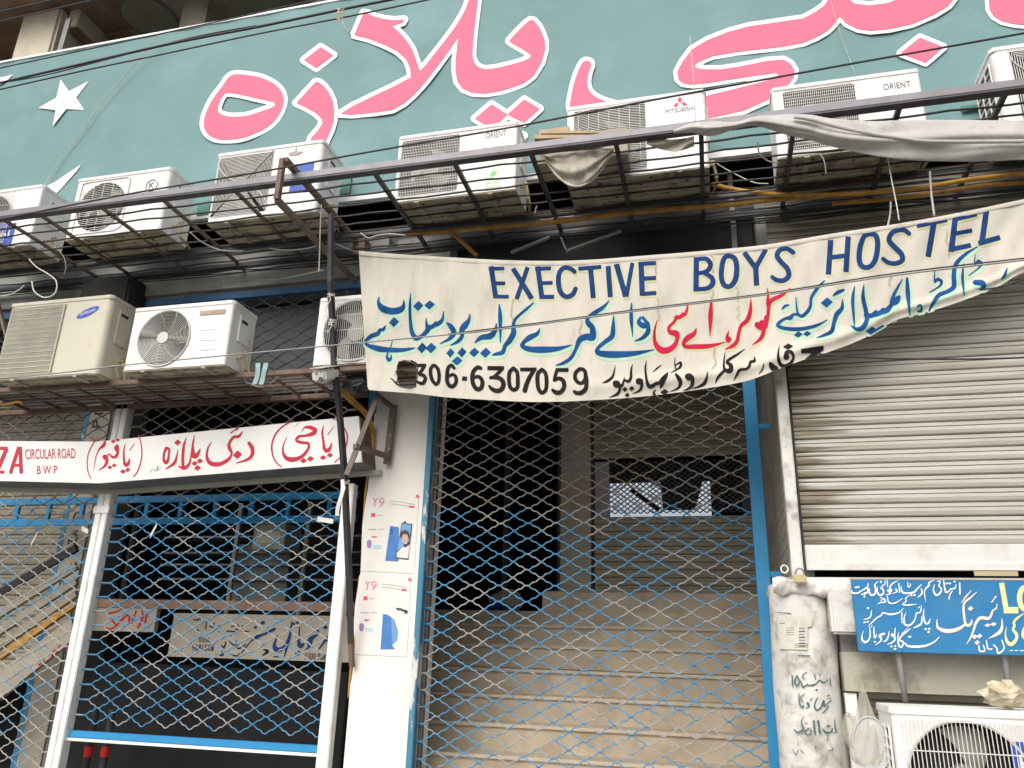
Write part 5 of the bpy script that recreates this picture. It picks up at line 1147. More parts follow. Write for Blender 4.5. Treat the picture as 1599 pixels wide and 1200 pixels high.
        # horizontal slats in the upper-right / lower wedge, upright bars in the left and right wedge
        for k in range(44):
            z = zl + (zh - zl) * k / 43; f = (z - zm) / (zh - zl) * 2
            if f > 0: xa, xb = gx0 + (gx1 - gx0) * (.5 - .52 * f) , gx0 + (gx1 - gx0) * (.5 + .5 * f)
            else: xa, xb = gx0 + (gx1 - gx0) * (.5 + .45 * f), gx0 + (gx1 - gx0) * (.5 - .40 * f)
            g.tube([(xa, Y - .008, z), (xb, Y - .008, z)], .0036, 3)
        for k in range(40):
            x = gx0 + (gx1 - gx0) * k / 39; f = abs(x - xm) / (gx1 - gx0) * 2
            g.tube([(x, Y - .006, zm - (zh - zl) / 2 * f), (x, Y - .006, zm + (zh - zl) / 2 * f)], .003, 3)
        for s1 in (1, -1):
            g.tube([(xm - s1 * (gx1 - gx0) / 2 * math.cos(a) ** .8, Y - .011, zm + s1 * (zh - zl) * (.42 - .42 * (a / 1.57)) + 0) for a in [i * 1.57 / 8 for i in range(9)]], .005, 4)
        g.tube([(gx0, Y - .011, zl), (xm, Y - .011, zm), (gx1, Y - .011, zh)], .004, 4)
    g.build('grille', mg, t)
    if side == 'left':     # open coil guard on the left flank
        s = MB()
        s.quad((x0 - .002, Y + .05, zb + .03), (x0 - .002, Y + dep - .01, zb + .03), (x0 - .002, Y + dep - .01, ztp - .06), (x0 - .002, Y + .05, ztp - .06)); s.build('coil', 'ac_fin', t)
        s = MB()
        for k in range(11): z = zb + .03 + (ztp - zb - .09) * k / 10; s.box(x0 - .010, x0 - .003, Y + .05, Y + dep - .01, z - .005, z + .005)
        for k in range(4): y = Y + .05 + (dep - .06) * k / 3; s.box(x0 - .012, x0 - .004, y - .005, y + .005, zb + .03, ztp - .06)
        s.build('coil_guard', m, t)
    else:
        s = MB(); s.box(x1, x1 + .012, Y + .10, Y + .24, zb + h * .42, ztp - .05); s.build('side_cover', m, t, bevel=.004)
        s = MB(); s.box(x1 + .012, x1 + .013, Y + .12, Y + .2, ztp - .11, ztp - .085); s.build('grip_recess', 'ac_dark', t)
        s = MB()
        for q in (0, .07):
            s.tube([(x1, Y + .14 + q, zb + .10 + q), (x1 + .04, Y + .14 + q, zb + .10 + q)], .012, 8)
            s.tube([(x1 + .03, Y + .14 + q, zb + .1 + q), (x1 + .05, Y + .18 + q, zb + .02), (x1 + .02, Y + dep + .03, zb + .01)], .009, 6)
        s.build('service_valve', 'brass', t)
    if feet:
        s = MB()
        for fx in (.18, .78): MB().box(x0 + W_ * fx, x0 + W_ * fx + .035, Y + .0, Y + dep + .012, z0 - .012, z0 - .001).build('foot', 'pan_underside', t)
    t['fx'] = 0; del t['fx']
    return t

ZS = 4.80       # top of the upper cage bars
def lab2(name, body, unit, x, Y, z, w, h, m): return text(name, body, (x, Y, z), w, h, m, unit)
def px_at(x, y, Y): return at(x, y, Y)
# upper row, left to right
a0 = ac_unit('leftmost upper outdoor unit, cut by the picture edge, with a blue badge', -6.35, -5.56, 4.78, ZS, .60, 'vfan', rad=.02)
q = at(0, 370, 4.778); MB().box(q[0] - .3, q[0] + .14, 4.774, 4.779, q[2] - .09, q[2] + .12).build('badge', 'badge_blue', a0)
text('badge_text', 'Orcel', (q[0] - .25, 4.772, q[2] - .02), .35, .07, 'white_print', a0)
a1 = ac_unit('upper outdoor unit with a circled K on its front, second from the left', -5.20, -4.26, 4.78, ZS, .60, 'kround', gx=(-5.13, -4.66), m='ac_white')
q = at(237, 290, 4.778)
b = MB(); b.tube([(q[0] + .055 * math.cos(a), 4.777, q[2] + .055 * math.sin(a)) for a in [2 * math.pi * i / 24 for i in range(25)]], .0035, 3, cap=False); b.build('badge_ring', 'badge_grey', a1)
text('badge_text', 'K', (q[0] - .025, 4.777, q[2] - .032), .05, .064, 'badge_grey', a1)
a2 = ac_unit('upper outdoor unit with twisted square grille, partly behind the brown bracket', -3.83, -2.86, 4.78, ZS, .66, 'twist', gx=(-3.80, -3.30), rad=.035)
q = at(455, 275, 4.778); q2 = at(486, 291, 4.778); MB().box(q[0], q2[0], 4.774, 4.779, at(470, 298, 4.778)[2], at(470, 256, 4.778)[2]).build('badge', 'badge_blue', a2)
q = at(462, 237, 4.776)
b = MB(); b.poly([(q[0] + dx, 4.776, q[2] + dz) for dx, dz in ((-.012, .0), (0, .055), (.012, 0), (.07, -.01), (.02, -.035), (-.05, -.03), (-.075, 0))]); b.build('sticker', 'poster_grey', a2)
a3 = ac_unit('upper outdoor unit with wire grid grille and a green leaf mark, above the banner corner', -2.225, -1.27, 4.80, ZS, .60, 'square', gx=(-2.19, -1.72), rad=.02)
def orient(u, x0, y0, x1, y1, Y):
    a = at(x0, y0, Y); c = at(x1, y1, Y)
    text('brand_text', 'ORIENT', (a[0], Y, a[2]), c[0] - a[0], c[2] - a[2], 'badge_grey', u)
    w = c[0] - a[0]; h = c[2] - a[2]
    text('model_text', 'Ultron  5-Comfort', (a[0] - .02, Y, a[2] - h * 1.9), w * 1.25, h * .62, 'badge_grey', u)
    text('model_text', 'DC Inverter', (a[0] - .02, Y, a[2] - h * 2.9), w * .85, h * .55, 'poster_grey', u)
orient(a3, 758, 217, 791, 203, 4.797)
a = at(757, 293, 4.797); text('green_text', 'PURE\nNATURE\nFRIENDLY', (a[0], 4.797, a[2] - .02), .125, .11, 'badge_green', a3)
paint('leaf_mark', [PS(5, 600, 180, (825, 470), (835, 445), (855, 432), (880, 445), (865, 465), (840, 475))], 'badge_green', a3, onY(4.797), st=.4)
a4 = ac_unit('tall upper outdoor unit with bulging louvre grille and a three-diamond red mark', -.895, .105, 4.80, ZS, .655, 'louvre', gx=(-.84, -.32), rad=.03)
a = at(1039, 178, 4.797); c = at(1084, 165, 4.797); text('brand_text', 'MITSUBISHI', (a[0], 4.797, a[2]), c[0] - a[0], .036, 'badge_grey', a4)
k, ox, oy = 5, 860, 120
paint('diamond_mark', [P_(k, ox, oy, (1008, 158), (1028, 178), (1008, 205), (988, 180)), P_(k, ox, oy, (1000, 205), (985, 232), (957, 234), (972, 208)), P_(k, ox, oy, (1016, 204), (1045, 198), (1068, 222), (1036, 226))], 'badge_red', a4, onY(4.797), st=.4)
a5 = ac_unit('upper outdoor unit with wire grid grille half covered by the grey tarpaulin', .55, 1.49, 4.80, ZS, .58, 'square', gx=(.62, 1.08), rad=.02)
orient(a5, 1380, 141, 1421, 126, 4.797)
a6 = ac_unit('rightmost upper outdoor unit with an open coil guard on its left side', 1.93, 2.8, 4.80, ZS, .66, 'twist', gx=(2.03, 2.55), rad=.045, side='left')
# lower ledge
ZL = 3.575
b0_ = ac_unit('old cream outdoor unit with fine slats and a blue oval badge on the lower ledge', -5.60, -4.60, 4.95 - .15, ZL, .68, 'slats', dep=.36, m='ac_cream', mg='ac_grille_old', gx=(-5.57, -5.05), rad=.05, fan=False)
q = at(137, 488, 4.797)
b = MB(); b.poly([(q[0] + .10 * math.cos(a), 4.797, q[2] + .035 * math.sin(a) + .035 * math.cos(a)) for a in [2 * math.pi * i / 24 for i in range(24)]]); b.build('badge', 'badge_blue', b0_)
text('badge_text', 'SAMSUNG', (q[0] - .07, 4.795, q[2] - .028), .14, .024, 'white_print', b0_, xdir=(1, 0, .25))
b1_ = ac_unit('outdoor unit with round concentric fan guard on the lower ledge', -4.36, -3.47, 4.80, ZL, .535, 'round', dep=.32, m='ac_white', gx=(-4.29, -3.79), rad=.02)
q = at(332, 488, 4.797); MB().box(q[0] - .11, q[0] + .11, 4.794, 4.799, q[2] - .018, q[2] + .018).build('faded_sticker', 'badge_brown', b1_)
for py in (515, 531, 546): q = at(325, py, 4.797); MB().box(q[0] - .07, q[0] + .06, 4.7965, 4.799, q[2] - .003, q[2]).build('embossed_line', 'ac_grille', b1_)
b2_ = ac_unit('dusty outdoor unit with visible fan, right end of the lower ledge beside the pole', -2.83, -2.05, 4.95, ZL, .56, 'vfan', dep=.32, gx=(-2.76, -2.28), rad=.015)
b3_ = ac_unit('big outdoor unit with visible fan and stained lid in the bottom right corner', .715, 1.62, 4.05, .865, .565, 'vfan', dep=.33, gx=(.755, 1.235), rad=.03, side='left')
q = at(1576, 1158, 4.046); MB().box(q[0], q[0] + .3, 4.042, 4.048, q[2] - .16, q[2]).build('badge', 'badge_blue', b3_)
text('badge_text', 'Haier', (q[0] + .025, 4.040, q[2] - .115), .2, .065, 'white_print', b3_)
s_ = thing('unit_stand', 'low steel stand under the bottom right outdoor unit', 'stand', (1.16, 4.2, .13))
for x in (.78, 1.5):
    for y in (4.08, 4.34): MB().box(x, x + .04, y, y + .04, .13, .81).build('leg', 'dark_iron', s_)
MB().box(.74, 1.6, 4.06, 4.10, .81, .852).box(.74, 1.6, 4.34, 4.38, .81, .852).build('bearer', 'dark_iron', s_)

# ================================================================== UPPER CAGE
cg = thing('ac_cage', 'long dark iron cage shelf carrying the upper row of outdoor units', 'shelf', (-1.5, 4.9, 4.8))
YO = 4.35
bx = []
for px, py in ((-60, 346), (0, 339), (57, 331), (150, 317), (248, 306), (364, 294), (578, 260), (707, 248), (829, 238), (962, 223), (1095, 212), (1240, 194), (1403, 170), (1568, 148)): bx.append(atz(px, py, 4.8)[0])
XL, XR = -6.9, 3.0
MB().box(XL, XR, YO - .02, YO + .02, 4.79, 4.842).build('outer_rail', 'grey_iron', cg, bevel=.003)
MB().box(XL, XR, YO - .016, YO + .045, 4.779, 4.7885).build('rail_shade_plate', 'dark_iron', cg)  # darker plate, shade below the rail put into its colour
MB().box(XL, XR, 5.40, 5.44, 4.745, 4.785).build('inner_rail', 'dark_iron', cg)
MB().box(XL, XR, 5.14, 5.17, 4.76, 4.788).build('middle_rail', 'dark_iron', cg)
for i, x in enumerate(bx):
    MB().bar((x, YO + .01, 4.795), (x + random.uniform(-.012, .012), 5.5, 4.785), .03, .018 if i < 6 else .026).build('cross_bar', 'dark_iron' if i > 5 else 'brown_angle', cg)
xs_ = sorted([XL] + bx + [XR])
for k in range(1, 9):
    y = YO + .128 * k; pts = []
    for i in range(61):
        x = XL + (XR - XL) * i / 60
        pts.append((x, y + .006 * math.sin(x * 2.3 + k * 1.7), 4.79 - .012 * abs(math.sin(x * 5.6 + k)) + .006 * math.sin(k * 3 + x)))
    MB().tube(pts, .0078, 5).build('rod', 'thin_rod', cg)
# brown bracket frame and slanted pole
br = thing('brown_bracket', 'brown rusty angle-iron frame projecting from the wall left of the banner', 'bracket', (-2.85, 5.0, 4.6))
A = at(446, 249, 4.20); A[0] = -2.82; Bq = np.array([-2.82, 4.20, at(438, 312, 4.20)[2]])
MB().bar(A, Bq, .035, .04).build('upright', 'rust_iron', br)
MB().bar(A + np.array([.015, 0, 0]), (-2.80, 5.5, A[2]), .042, .035).build('upper_arm', 'brown_angle', br)
MB().bar(Bq, (-2.82, 5.5, Bq[2]), .042, .035).build('lower_arm', 'brown_angle', br)
MB().box(-2.83, -2.72, 5.38, 5.5, A[2] - .13, A[2] + .02).build('wall_plate', 'rust_iron', br)
pl = thing('slanted_pole', 'dark slanted pole running from the brown bracket down to the white pillar', 'pole', (-2.6, 5.4, 1.5))
pts = [at(517, 335, 4.72), at(516, 440, 4.80), at(519, 500, 4.86), at(522, 575, 4.95), at(530, 640, 5.05), at(538, 740, 5.15)]
MB().bar(pts[0], pts[1], .034, .034).build('upper_length', 'dark_iron', pl)
b = MB()
for p, q in zip(pts[1:-1], pts[2:]): b.bar(p, q, .036, .036)
b.bar(pts[-1], at(545, 900, 5.3), .036, .036).bar(at(545, 900, 5.3), at(548, 1005, 5.42), .034, .034); b.build('lower_length', 'dark_pole', pl)
MB().bar(at(548, 1002, 5.42), at(550, 1042, 5.46), .03, .03).build('rusty_tip', 'rust_iron', pl)
for (px, py, Y, n, m) in ((517, 460, 4.80, 2, 'ribbon_aqua'), (519, 500, 4.85, 4, 'ribbon_aqua'), (540, 752, 5.14, 2, 'rope_cream')):
    b = MB(); c = at(px, py, Y)
    for i in range(n):
        z = c[2] - i * .02; b.tube([(c[0] + .027 * math.cos(a), c[1] + .027 * math.sin(a), z + .012 * math.sin(a + i)) for a in [2 * math.pi * j / 12 for j in range(13)]], .004, 4, cap=False)
    b.tube([c + np.array([.0, -.03, 0]), c + np.array([.02, -.035, -.06]), c + np.array([-.01, -.03, -.12])], .004, 4)
    b.build('tie', 'rope_cream' if m == 'rope_cream' else 'cable_white', pl)
b = MB(); c = at(533, 775, 5.12); b.grid(lambda u, v: (c[0] - .02 + .03 * u + .02 * math.sin(v * 5), c[1] - .02 * math.sin(v * 4), c[2] + .12 - .26 * v), 3, 10); b.build('paper_strip', 'paper_white', pl, smooth=True)

# ================================================================== LOWER LEDGE
lg = thing('lower_ledge', 'rusty brown steel ledge carrying the lower row of outdoor units', 'shelf', (-4, 5.2, 3.56))
MB().box(-6.9, -1.98, 4.965, 5.005, 3.535, 3.575).build('outer_rail', 'rust_iron', lg, bevel=.003)
MB().box(-6.9, -2.56, 5.44, 5.49, 3.50, 3.54).build('inner_rail', 'rust_iron', lg)
MB().box(-6.9, -2.0, 5.2, 5.225, 3.53, 3.55).build('middle_rail', 'rust_iron', lg)
for px in (-60, 0, 48, 105, 165, 215, 272, 330, 392, 445, 500, 560, 600):
    x = atz(px, 598, 3.56)[0]; MB().bar((x, 4.98, 3.55), (x, 5.47, 3.535), .03 if px in (48, 165, 272, 392, 500) else .018, .022).build('cross_bar', 'rust_iron', lg)
for k, y in enumerate((5.08, 5.14, 5.30, 5.38)):
    MB().tube([(-6.9 + .25 * i, y + .004 * math.sin(i * 2.1 + k), 3.545 + .003 * math.sin(i + k)) for i in range(20)], .006, 5).build('rod', 'rust_iron', lg)
MB().box(-5.9, -3.5, 5.05, 5.44, 3.552, 3.560).build('sheet', 'grey_wall', lg)
a = at(-12, 440, 4.86); c = at(29, 597, 4.92)
tag(MB().bar(a, c, .035, .02).build('slanting_strut', 'brown_angle'), 'brown flat strut slanting down to the lower ledge at the picture edge', 'strut')
# aqua ribbons on the ledge rail
for i, px in enumerate((402, 413)):
    c = at(px, 573, 4.955); b = MB()
    b.grid(lambda u, v: (c[0] - .02 + .04 * u + .01 * math.sin(v * 4 + i), c[1] - .006 * math.sin(v * 6), c[2] + .03 - .17 * v), 3, 9)
    tag(b.build('ribbon', 'ribbon_aqua', smooth=True), ('left', 'right')[i] + ' one of two aqua ribbons tied on the lower ledge rail', 'ribbon')
# security camera
cv = thing('security_camera', 'white bullet security camera fixed to the pole above the plaza sign', 'security camera', tuple(at(500, 590, 4.86)))
p0 = at(497, 588, 4.80); p1 = at(519, 583, 4.98)
d_ = (p1 - p0) / np.linalg.norm(p1 - p0)
xv = np.array([1, -.1, 0]); 
b = MB(); b.bar(p0, p1, .115, .085); b.build('body', 'cctv_white', cv, bevel=.015)
b = MB(); b.bar(p0 + np.array([0, -.03, .052]), p1 + np.array([0, .0, .055]), .125, .008); b.build('sun_hood', 'cctv_white', cv, bevel=.003)
for nm, px, py, r in (('lens', 500, 592, .017), ('infrared_lamp', 494, 582.5, .011), ('infrared_lamp', 501, 581, .011)):
    q = at(px, py, 4.788); MB().disc(tuple(q), r, h=.012, n=14).build(nm, 'lens_black' if nm == 'lens' else 'badge_grey', cv)
MB().bar(p1, at(527, 580, 4.96), .03, .03).build('mount_arm', 'cctv_white', cv)
# bracket beside the plaza sign, and its orange conduits
wb = thing('sign_bracket', 'brown perforated steel bracket between the plaza sign and the white pillar', 'bracket', tuple(at(600, 720, 5.44)))
MB().bar(at(615, 633, 5.44), at(604, 725, 5.46), .05, .03, up=(0, 1, 0)).build('upright', 'brown_angle', wb)
MB().bar(at(588, 617, 5.30), at(614, 637, 5.44), .035, .03).build('top_arm', 'rust_iron', wb)
MB().bar(at(554, 697, 5.1), at(606, 713, 5.44), .035, .035).build('bottom_arm', 'rust_iron', wb)
MB().bar(at(587, 625, 5.2), at(541, 742, 5.08), .040, .012, up=(0, 1, 0)).build('flat_brace', 'brown_angle', wb)
for px, py in ((611, 658), (609, 680), (607, 702)):
    q = at(px, py, 5.42); MB().disc(tuple(q), .010, h=.01, n=10).build('bolt', 'grey_iron', wb)
def cable(label, pts, r, m, cat='cable', name='cable', n=5, sub=6):
    """pts: (px, py, Y)"""
    r = r * 1.25 if m == 'cable_black' else r
    P = [at(*p) for p in pts]; P = cr([tuple(p) for p in P], sub) if len(P) > 2 else P
    return tag(MB().tube(P, r, n).build(name, m, smooth=True), label, cat)
for i, dx in enumerate((0, 5, 10)):
    cable(('first', 'second', 'third')[i] + ' orange conduit from the left, bending down beside the sign bracket', [(527 + dx, 606, 5.25), (545 + dx, 626, 5.3), (572 + dx * .6, 652, 5.4), (581 + dx * .2, 690, 5.46), (578 + dx * .2, 718, 5.47), (572, 760, 5.52), (566, 850, 5.53)], .010, 'hose_yellow', 'conduit', 'conduit')
cable('yellow conduit emerging low between the white post and the pillar', [(563, 900, 5.53), (556, 985, 5.51), (549, 1040, 5.5), (545, 1090, 5.55)], .014, 'hose_yellow', 'conduit', 'conduit')
b = blob(*at(560, 600, 5.1), .11, .06, .06, 11, amp=.5); tag(b.build('debris_bundle', 'dark_pole'), 'dark tangled debris bundle beside the security camera', 'debris')
tag(MB().box(at(577, 612, 5.4)[0], at(588, 612, 5.4)[0], 5.4, 5.43, at(580, 645, 5.4)[2], at(580, 605, 5.4)[2]).build('blue_rag', 'blue_rag'), 'small blue patch behind the orange conduits', 'rag')

# ================================================================== HOSES, ROPES AND WIRES
cable('long yellow insulated hose lying on the cage shelf above the banner', [(600, 361, 5.2), (640, 364, 5.2), (700, 361, 5.2), (760, 356, 5.2), (830, 350, 5.2), (900, 343, 5.2), (980, 333, 5.2), (1060, 326, 5.2), (1140, 320, 5.2), (1200, 313, 5.2), (1290, 305, 5.2)], .020, 'hose_yellow', 'hose', 'hose', 8)
cable('upper yellow hose curving below the tarpaulin at the right', [(1112, 288, 5.15), (1140, 295, 5.15), (1180, 301, 5.15), (1240, 305, 5.15), (1330, 303, 5.15), (1430, 295, 5.15), (1500, 283, 5.15), (1560, 275, 5.15), (1620, 268, 5.15)], .018, 'hose_yellow', 'hose', 'hose', 8)
cable('short yellow hose end beneath the green leaf unit', [(660, 352, 5.2), (690, 352, 5.2), (715, 372, 5.3), (745, 400, 5.4)], .018, 'hose_yellow', 'hose', 'hose', 8)
cable('bright yellow hose under the far right of the tarpaulin', [(1300, 318, 5.25), (1380, 312, 5.25), (1470, 300, 5.25), (1540, 290, 5.25), (1620, 284, 5.25)], .016, 'hose_yellow', 'hose', 'hose', 8)
cable('frayed yellow scrap hanging on the lower ledge at the left edge', [(-10, 632, 5.1), (10, 632, 5.1), (28, 628, 5.1), (36, 632, 5.1)], .010, 'hose_yellow', 'hose', 'hose')
WY = 3.9
cable('topmost thin black wire across the green sign', [(-30, 113, WY), (200, 64, WY), (400, 21, WY), (520, -6, WY)], .0042, 'cable_black')
cable('thick black wire bundle across the green sign', [(-30, 137, WY), (125, 101, WY), (275, 67, WY), (400, 43, WY), (540, 14, WY), (650, -8, WY)], .0078, 'cable_black')
cable('thin wire twisted beside the thick bundle on the green sign', [(-30, 134, WY), (60, 120, WY), (160, 95, WY), (300, 59, WY), (400, 40.5, WY)], .004, 'cable_black')
cable('lowest of the black wires crossing beside the star', [(-30, 147, WY), (125, 112, WY), (250, 86, WY), (400, 54, WY), (550, 25, WY), (720, -11, WY)], .0048, 'cable_black')
cable('upper left corner grey wire passing the gallery column', [(-20, 23, WY), (40, 10, WY), (100, -4, WY)], .005, 'cable_black')
cable('second upper left wire below the corner one', [(-20, 38, WY), (60, 20, WY), (160, -3, WY)], .0045, 'cable_black')
cable('dark wire running just above the cage rail across all upper units', [(-30, 350, WY), (60, 331, WY), (120, 319, WY), (220, 300, WY), (400, 270, WY), (525, 247, WY), (650, 225, WY), (800, 199, WY), (925, 175, WY), (1050, 151, WY), (1200, 123.5, WY), (1324, 101, WY), (1449, 79, WY), (1640, 45, WY)], .0052, 'cable_black')
cable('wire crossing the lower units and the banner from left to right', [(-30, 594, WY), (100, 582, WY), (200, 570, WY), (400, 551, WY), (570, 535, WY), (720, 521, WY), (800, 512, WY), (1000, 485, WY), (1200, 460, WY), (1399, 430, WY), (1640, 402, WY)], .0045, 'cable_grey')
cable('dark twin wire above the crossing wire on the banner', [(700, 522, WY), (860, 502, WY), (1000, 483, WY), (1200, 458, WY), (1399, 427, WY), (1640, 399, WY)], .003, 'cable_black')
cable('thin black wire hanging over the right shutter below the banner', [(1278, 553, 4.3), (1340, 558, 4.3), (1400, 560.5, 4.3), (1524, 561, 4.3), (1640, 557, 4.3)], .004, 'cable_black')
cable('black wire curving out from the banner foot at the far right', [(1530, 453, 4.3), (1560, 449, 4.3), (1590, 440, 4.3), (1640, 425, 4.3)], .004, 'cable_black')
cable('white cord looping below the left cage', [(45, 405, 4.7), (58, 418, 4.65), (75, 428, 4.6), (88, 440, 4.6), (86, 458, 4.6), (70, 465, 4.6), (54, 456, 4.6), (50, 440, 4.6)], .006, 'cable_white', 'cord', 'cord')
cable('grey ring of cord under the second upper unit', [(55, 400, 4.9), (68, 387, 4.9), (88, 388, 4.9), (100, 403, 4.9), (103, 418, 4.9), (100, 428, 4.9)], .005, 'cable_grey', 'cord', 'cord')
cable('white cord sagging at the far left below the cage', [(-20, 464, 4.9), (10, 462, 4.9), (28, 454, 4.9), (38, 446, 4.9)], .006, 'cable_white', 'cord', 'cord')
cable('white cord drooping under the twisted grille unit', [(297, 363, 4.8), (315, 378, 4.9), (345, 391, 5.0), (380, 392, 5.0)], .006, 'cable_white', 'cord', 'cord')
cable('white cord below the bracket underside', [(420, 388, 5.1), (450, 391, 5.1), (480, 388, 5.1), (500, 382, 5.1)], .006, 'cable_white', 'cord', 'cord')
cable('thin grey wire sagging under the left lintel toward the pole', [(390, 436, 5.4), (430, 437, 5.3), (470, 430, 5.1), (505, 422, 4.9)], .004, 'cable_grey')
cable('white power lead on the side of the cream unit', [(184, 525, 5.05), (175, 540, 5.0), (170, 560, 5.0), (178, 590, 5.0)], .006, 'cable_white', 'cord', 'cord')
cable('white power lead on the side of the round guard unit', [(366, 532, 5.0), (372, 550, 5.0), (376, 575, 5.0), (386, 600, 5.05)], .006, 'cable_white', 'cord', 'cord')
cable('white lead curving under the lower ledge rail', [(372, 583, 5.0), (385, 596, 5.05), (400, 603, 5.05), (412, 604, 5.05)], .006, 'cable_white', 'cord', 'cord')
cable('white lead rising under the ledge beside the ribbons', [(422, 600, 5.05), (432, 590, 5.05), (442, 582, 5.0)], .006, 'cable_white', 'cord', 'cord')
cable('white cord tangle right of the green leaf unit', [(838, 322, 5.2), (836, 335, 5.2), (848, 344, 5.2), (872, 340, 5.2), (896, 338, 5.2)], .005, 'cable_white', 'cord', 'cord')
cable('white cord bow above the banner corner', [(563, 364, 5.1), (575, 372, 5.1), (590, 368, 5.1), (610, 366, 5.1), (634, 368, 5.1)], .006, 'cable_white', 'cord', 'cord')
cable('thin white thread hanging before the three-diamond unit', [(1077, 58, 4.3), (1080, 90, 4.3), (1084, 140, 4.3), (1086, 192, 4.3)], .0028, 'cable_white', 'thread', 'thread')
cable('faint string over the green sign at the right', [(1296, -5, 5.25), (1305, 30, 5.25), (1320, 75, 5.25), (1336, 118, 5.25)], .0025, 'rope_cream', 'string', 'string')
cable('white string tying the banner up to the cage at the right', [(1386, 245, 4.35), (1392, 280, 4.35), (1400, 320, 4.33), (1404, 345, 4.32)], .0038, 'cable_white', 'string', 'string')
cable('pale string hanging beside the banner tie', [(1391, 316, 4.7), (1390, 335, 4.6), (1386, 355, 4.5)], .006, 'cable_white', 'string', 'string')
cable('short white pipe under the right end of the cage', [(1452, 268, 5.0), (1454, 300, 5.0), (1459, 338, 4.9)], .008, 'cable_white', 'pipe', 'pipe')
cable('white cord with knot under the tarpaulin', [(1183, 222, 4.33), (1186, 240, 4.4), (1200, 252, 4.5), (1215, 255, 4.6)], .005, 'cable_white', 'cord', 'cord')
cable('string dropping from the grid of the tarpaulin unit', [(1280, 240, 4.5), (1287, 252, 4.5), (1290, 272, 4.5)], .004, 'cable_white', 'string', 'string')
cable('slanting white cord in the dark gap right of the diamond unit', [(1118, 255, 5.1), (1140, 268, 5.1), (1176, 285, 5.1), (1200, 287, 5.1)], .004, 'cable_white', 'cord', 'cord')
cable('knotted white string hanging left of the banner corner', [(502, 320, 4.7), (500, 360, 4.7), (499, 400, 4.7), (498, 425, 4.7)], .005, 'rope_cream', 'string', 'string')
cable('thin tie wire from the pole to the banner corner', [(520, 378, 4.78), (540, 388, 4.8), (561, 395, 4.87)], .003, 'cable_grey', 'wire', 'tie_wire')
cable('rope frayed at the wires above the big pink letters', [(533, 30, 3.88), (537, 40, 3.88), (545, 52, 3.9), (548, 57, 3.95)], .004, 'rope_cream', 'rope', 'rope')
kn = thing('rope_knot', 'frayed cream rope knot tying the wires over the green sign', 'knot', tuple(at(533, 24, 3.88)))
b = MB(); c = at(533, 22, 3.88)
for i in range(9):
    b.tube([c + np.array([random.uniform(-.03, .03), -.01, random.uniform(-.05, .05)]), c + np.array([random.uniform(-.03, .03), -.02, random.uniform(-.03, .03)]), c + np.array([random.uniform(-.03, .03), -.01, random.uniform(-.08, .05)])], .0035, 4)
b.build('strands', 'rope_cream', kn)
for i in range(6):   # bundle of dark wires along the inner edge of the upper shelf
    o0 = random.uniform(-3, 3)
    P = []
    for j in range(15):
        x = -6.8 + 9.4 * j / 14; P.append((x, 5.47 - .02 * i + .01 * math.sin(j * 1.3 + i), 4.74 + random.uniform(-.035, .02) - .006 * i))
    tag(MB().tube(cr(P, 5), .005, 5).build('cable', 'cable_black', smooth=True), 'one of the loose dark cables bunched along the inner edge of the cage shelf', 'cable', 'cables bunched behind the cage shelf')
# struts in the dark opening above the banner
for i, (p, q, lab) in enumerate((((798, 395), (858, 371), 'left grey angle strut in the dark opening above the banner'), ((884, 393), (970, 361), 'right grey angle strut in the dark opening above the banner'))):
    tag(MB().bar(at(*p, 5.35), at(*q, 5.35), .03, .012).build('strut', 'cable_grey'), lab, 'strut')
tag(MB().bar(at(876, 372, 5.35), at(886, 395, 5.35), .03, .012).build('strut', 'cable_grey'), 'short upright grey strut joining the right strut above the banner', 'strut')
tag(MB().box(at(1141, 350, 5.5)[0], at(1149, 350, 5.5)[0], 5.5, 5.53, 4.5, 5.2).build('hanging_pipe', 'cable_grey'), 'upright grey pipe in the dark opening left of the right shutter', 'pipe')

# ================================================================== TARPAULIN, RAGS, CARDBOARD
TT = smooth_tab([(1052, 205), (1080, 194), (1110, 191), (1150, 192), (1182, 183), (1230, 180), (1265, 181), (1300, 187), (1360, 191), (1420, 189), (1500, 189), (1600, 190), (1660, 190)])
TB = smooth_tab([(1052, 208), (1080, 206), (1110, 212), (1150, 200), (1182, 196), (1230, 210), (1265, 218), (1300, 229), (1360, 243), (1420, 250), (1500, 252), (1600, 250), (1660, 249)])
t = thing('grey_tarpaulin', 'rolled grey tarpaulin draped along the cage rail at the upper right', 'tarpaulin', tuple(at(1400, 245, 4.27)))
def tarp(u, v):
    x = 1052 + u * 608; ya = interp(TT, x); yb = interp(TB, x); y = ya + (yb - ya) * v
    Yd = 4.28 - .05 * math.sin(math.pi * v) - .022 * math.exp(-((v - .45 - .12 * math.sin(x / 90)) / .09) ** 2) + .007 * math.sin(v * 13 + x / 48) + .004 * math.sin(x / 19 + v * 7)
    return at(x, y, Yd)
b = MB(); b.grid(tarp, 150, 26); o = b.build('sheet', 'tarp_grey', t, smooth=True)
sm = o.modifiers.new('thickness', 'SOLIDIFY'); sm.thickness = .006
b = MB(); P = [at(x, interp(TT, x) + (interp(TB, x) - interp(TT, x)) * (.10 + .42 * min(1, (x - 1240) / 200.0)), 4.20) for x in range(1240, 1650, 14)]
b.tube(P, .011, 6); b.build('rolled_edge', 'tarp_grey', t, smooth=True)
b = MB(); b.grid(lambda u, v: at(1010 + 74 * u, 212 + 6 * math.sin(u * 3) + (20 - 10 * abs(u - .6)) * v, 4.40 + .02 * math.sin(u * 9 + v * 5)), 16, 8)
tag(b.build('tarpaulin_flap', 'rag_cloth', smooth=True), 'loose cloth flap hanging inside the cage rail below the three-diamond unit', 'cloth')
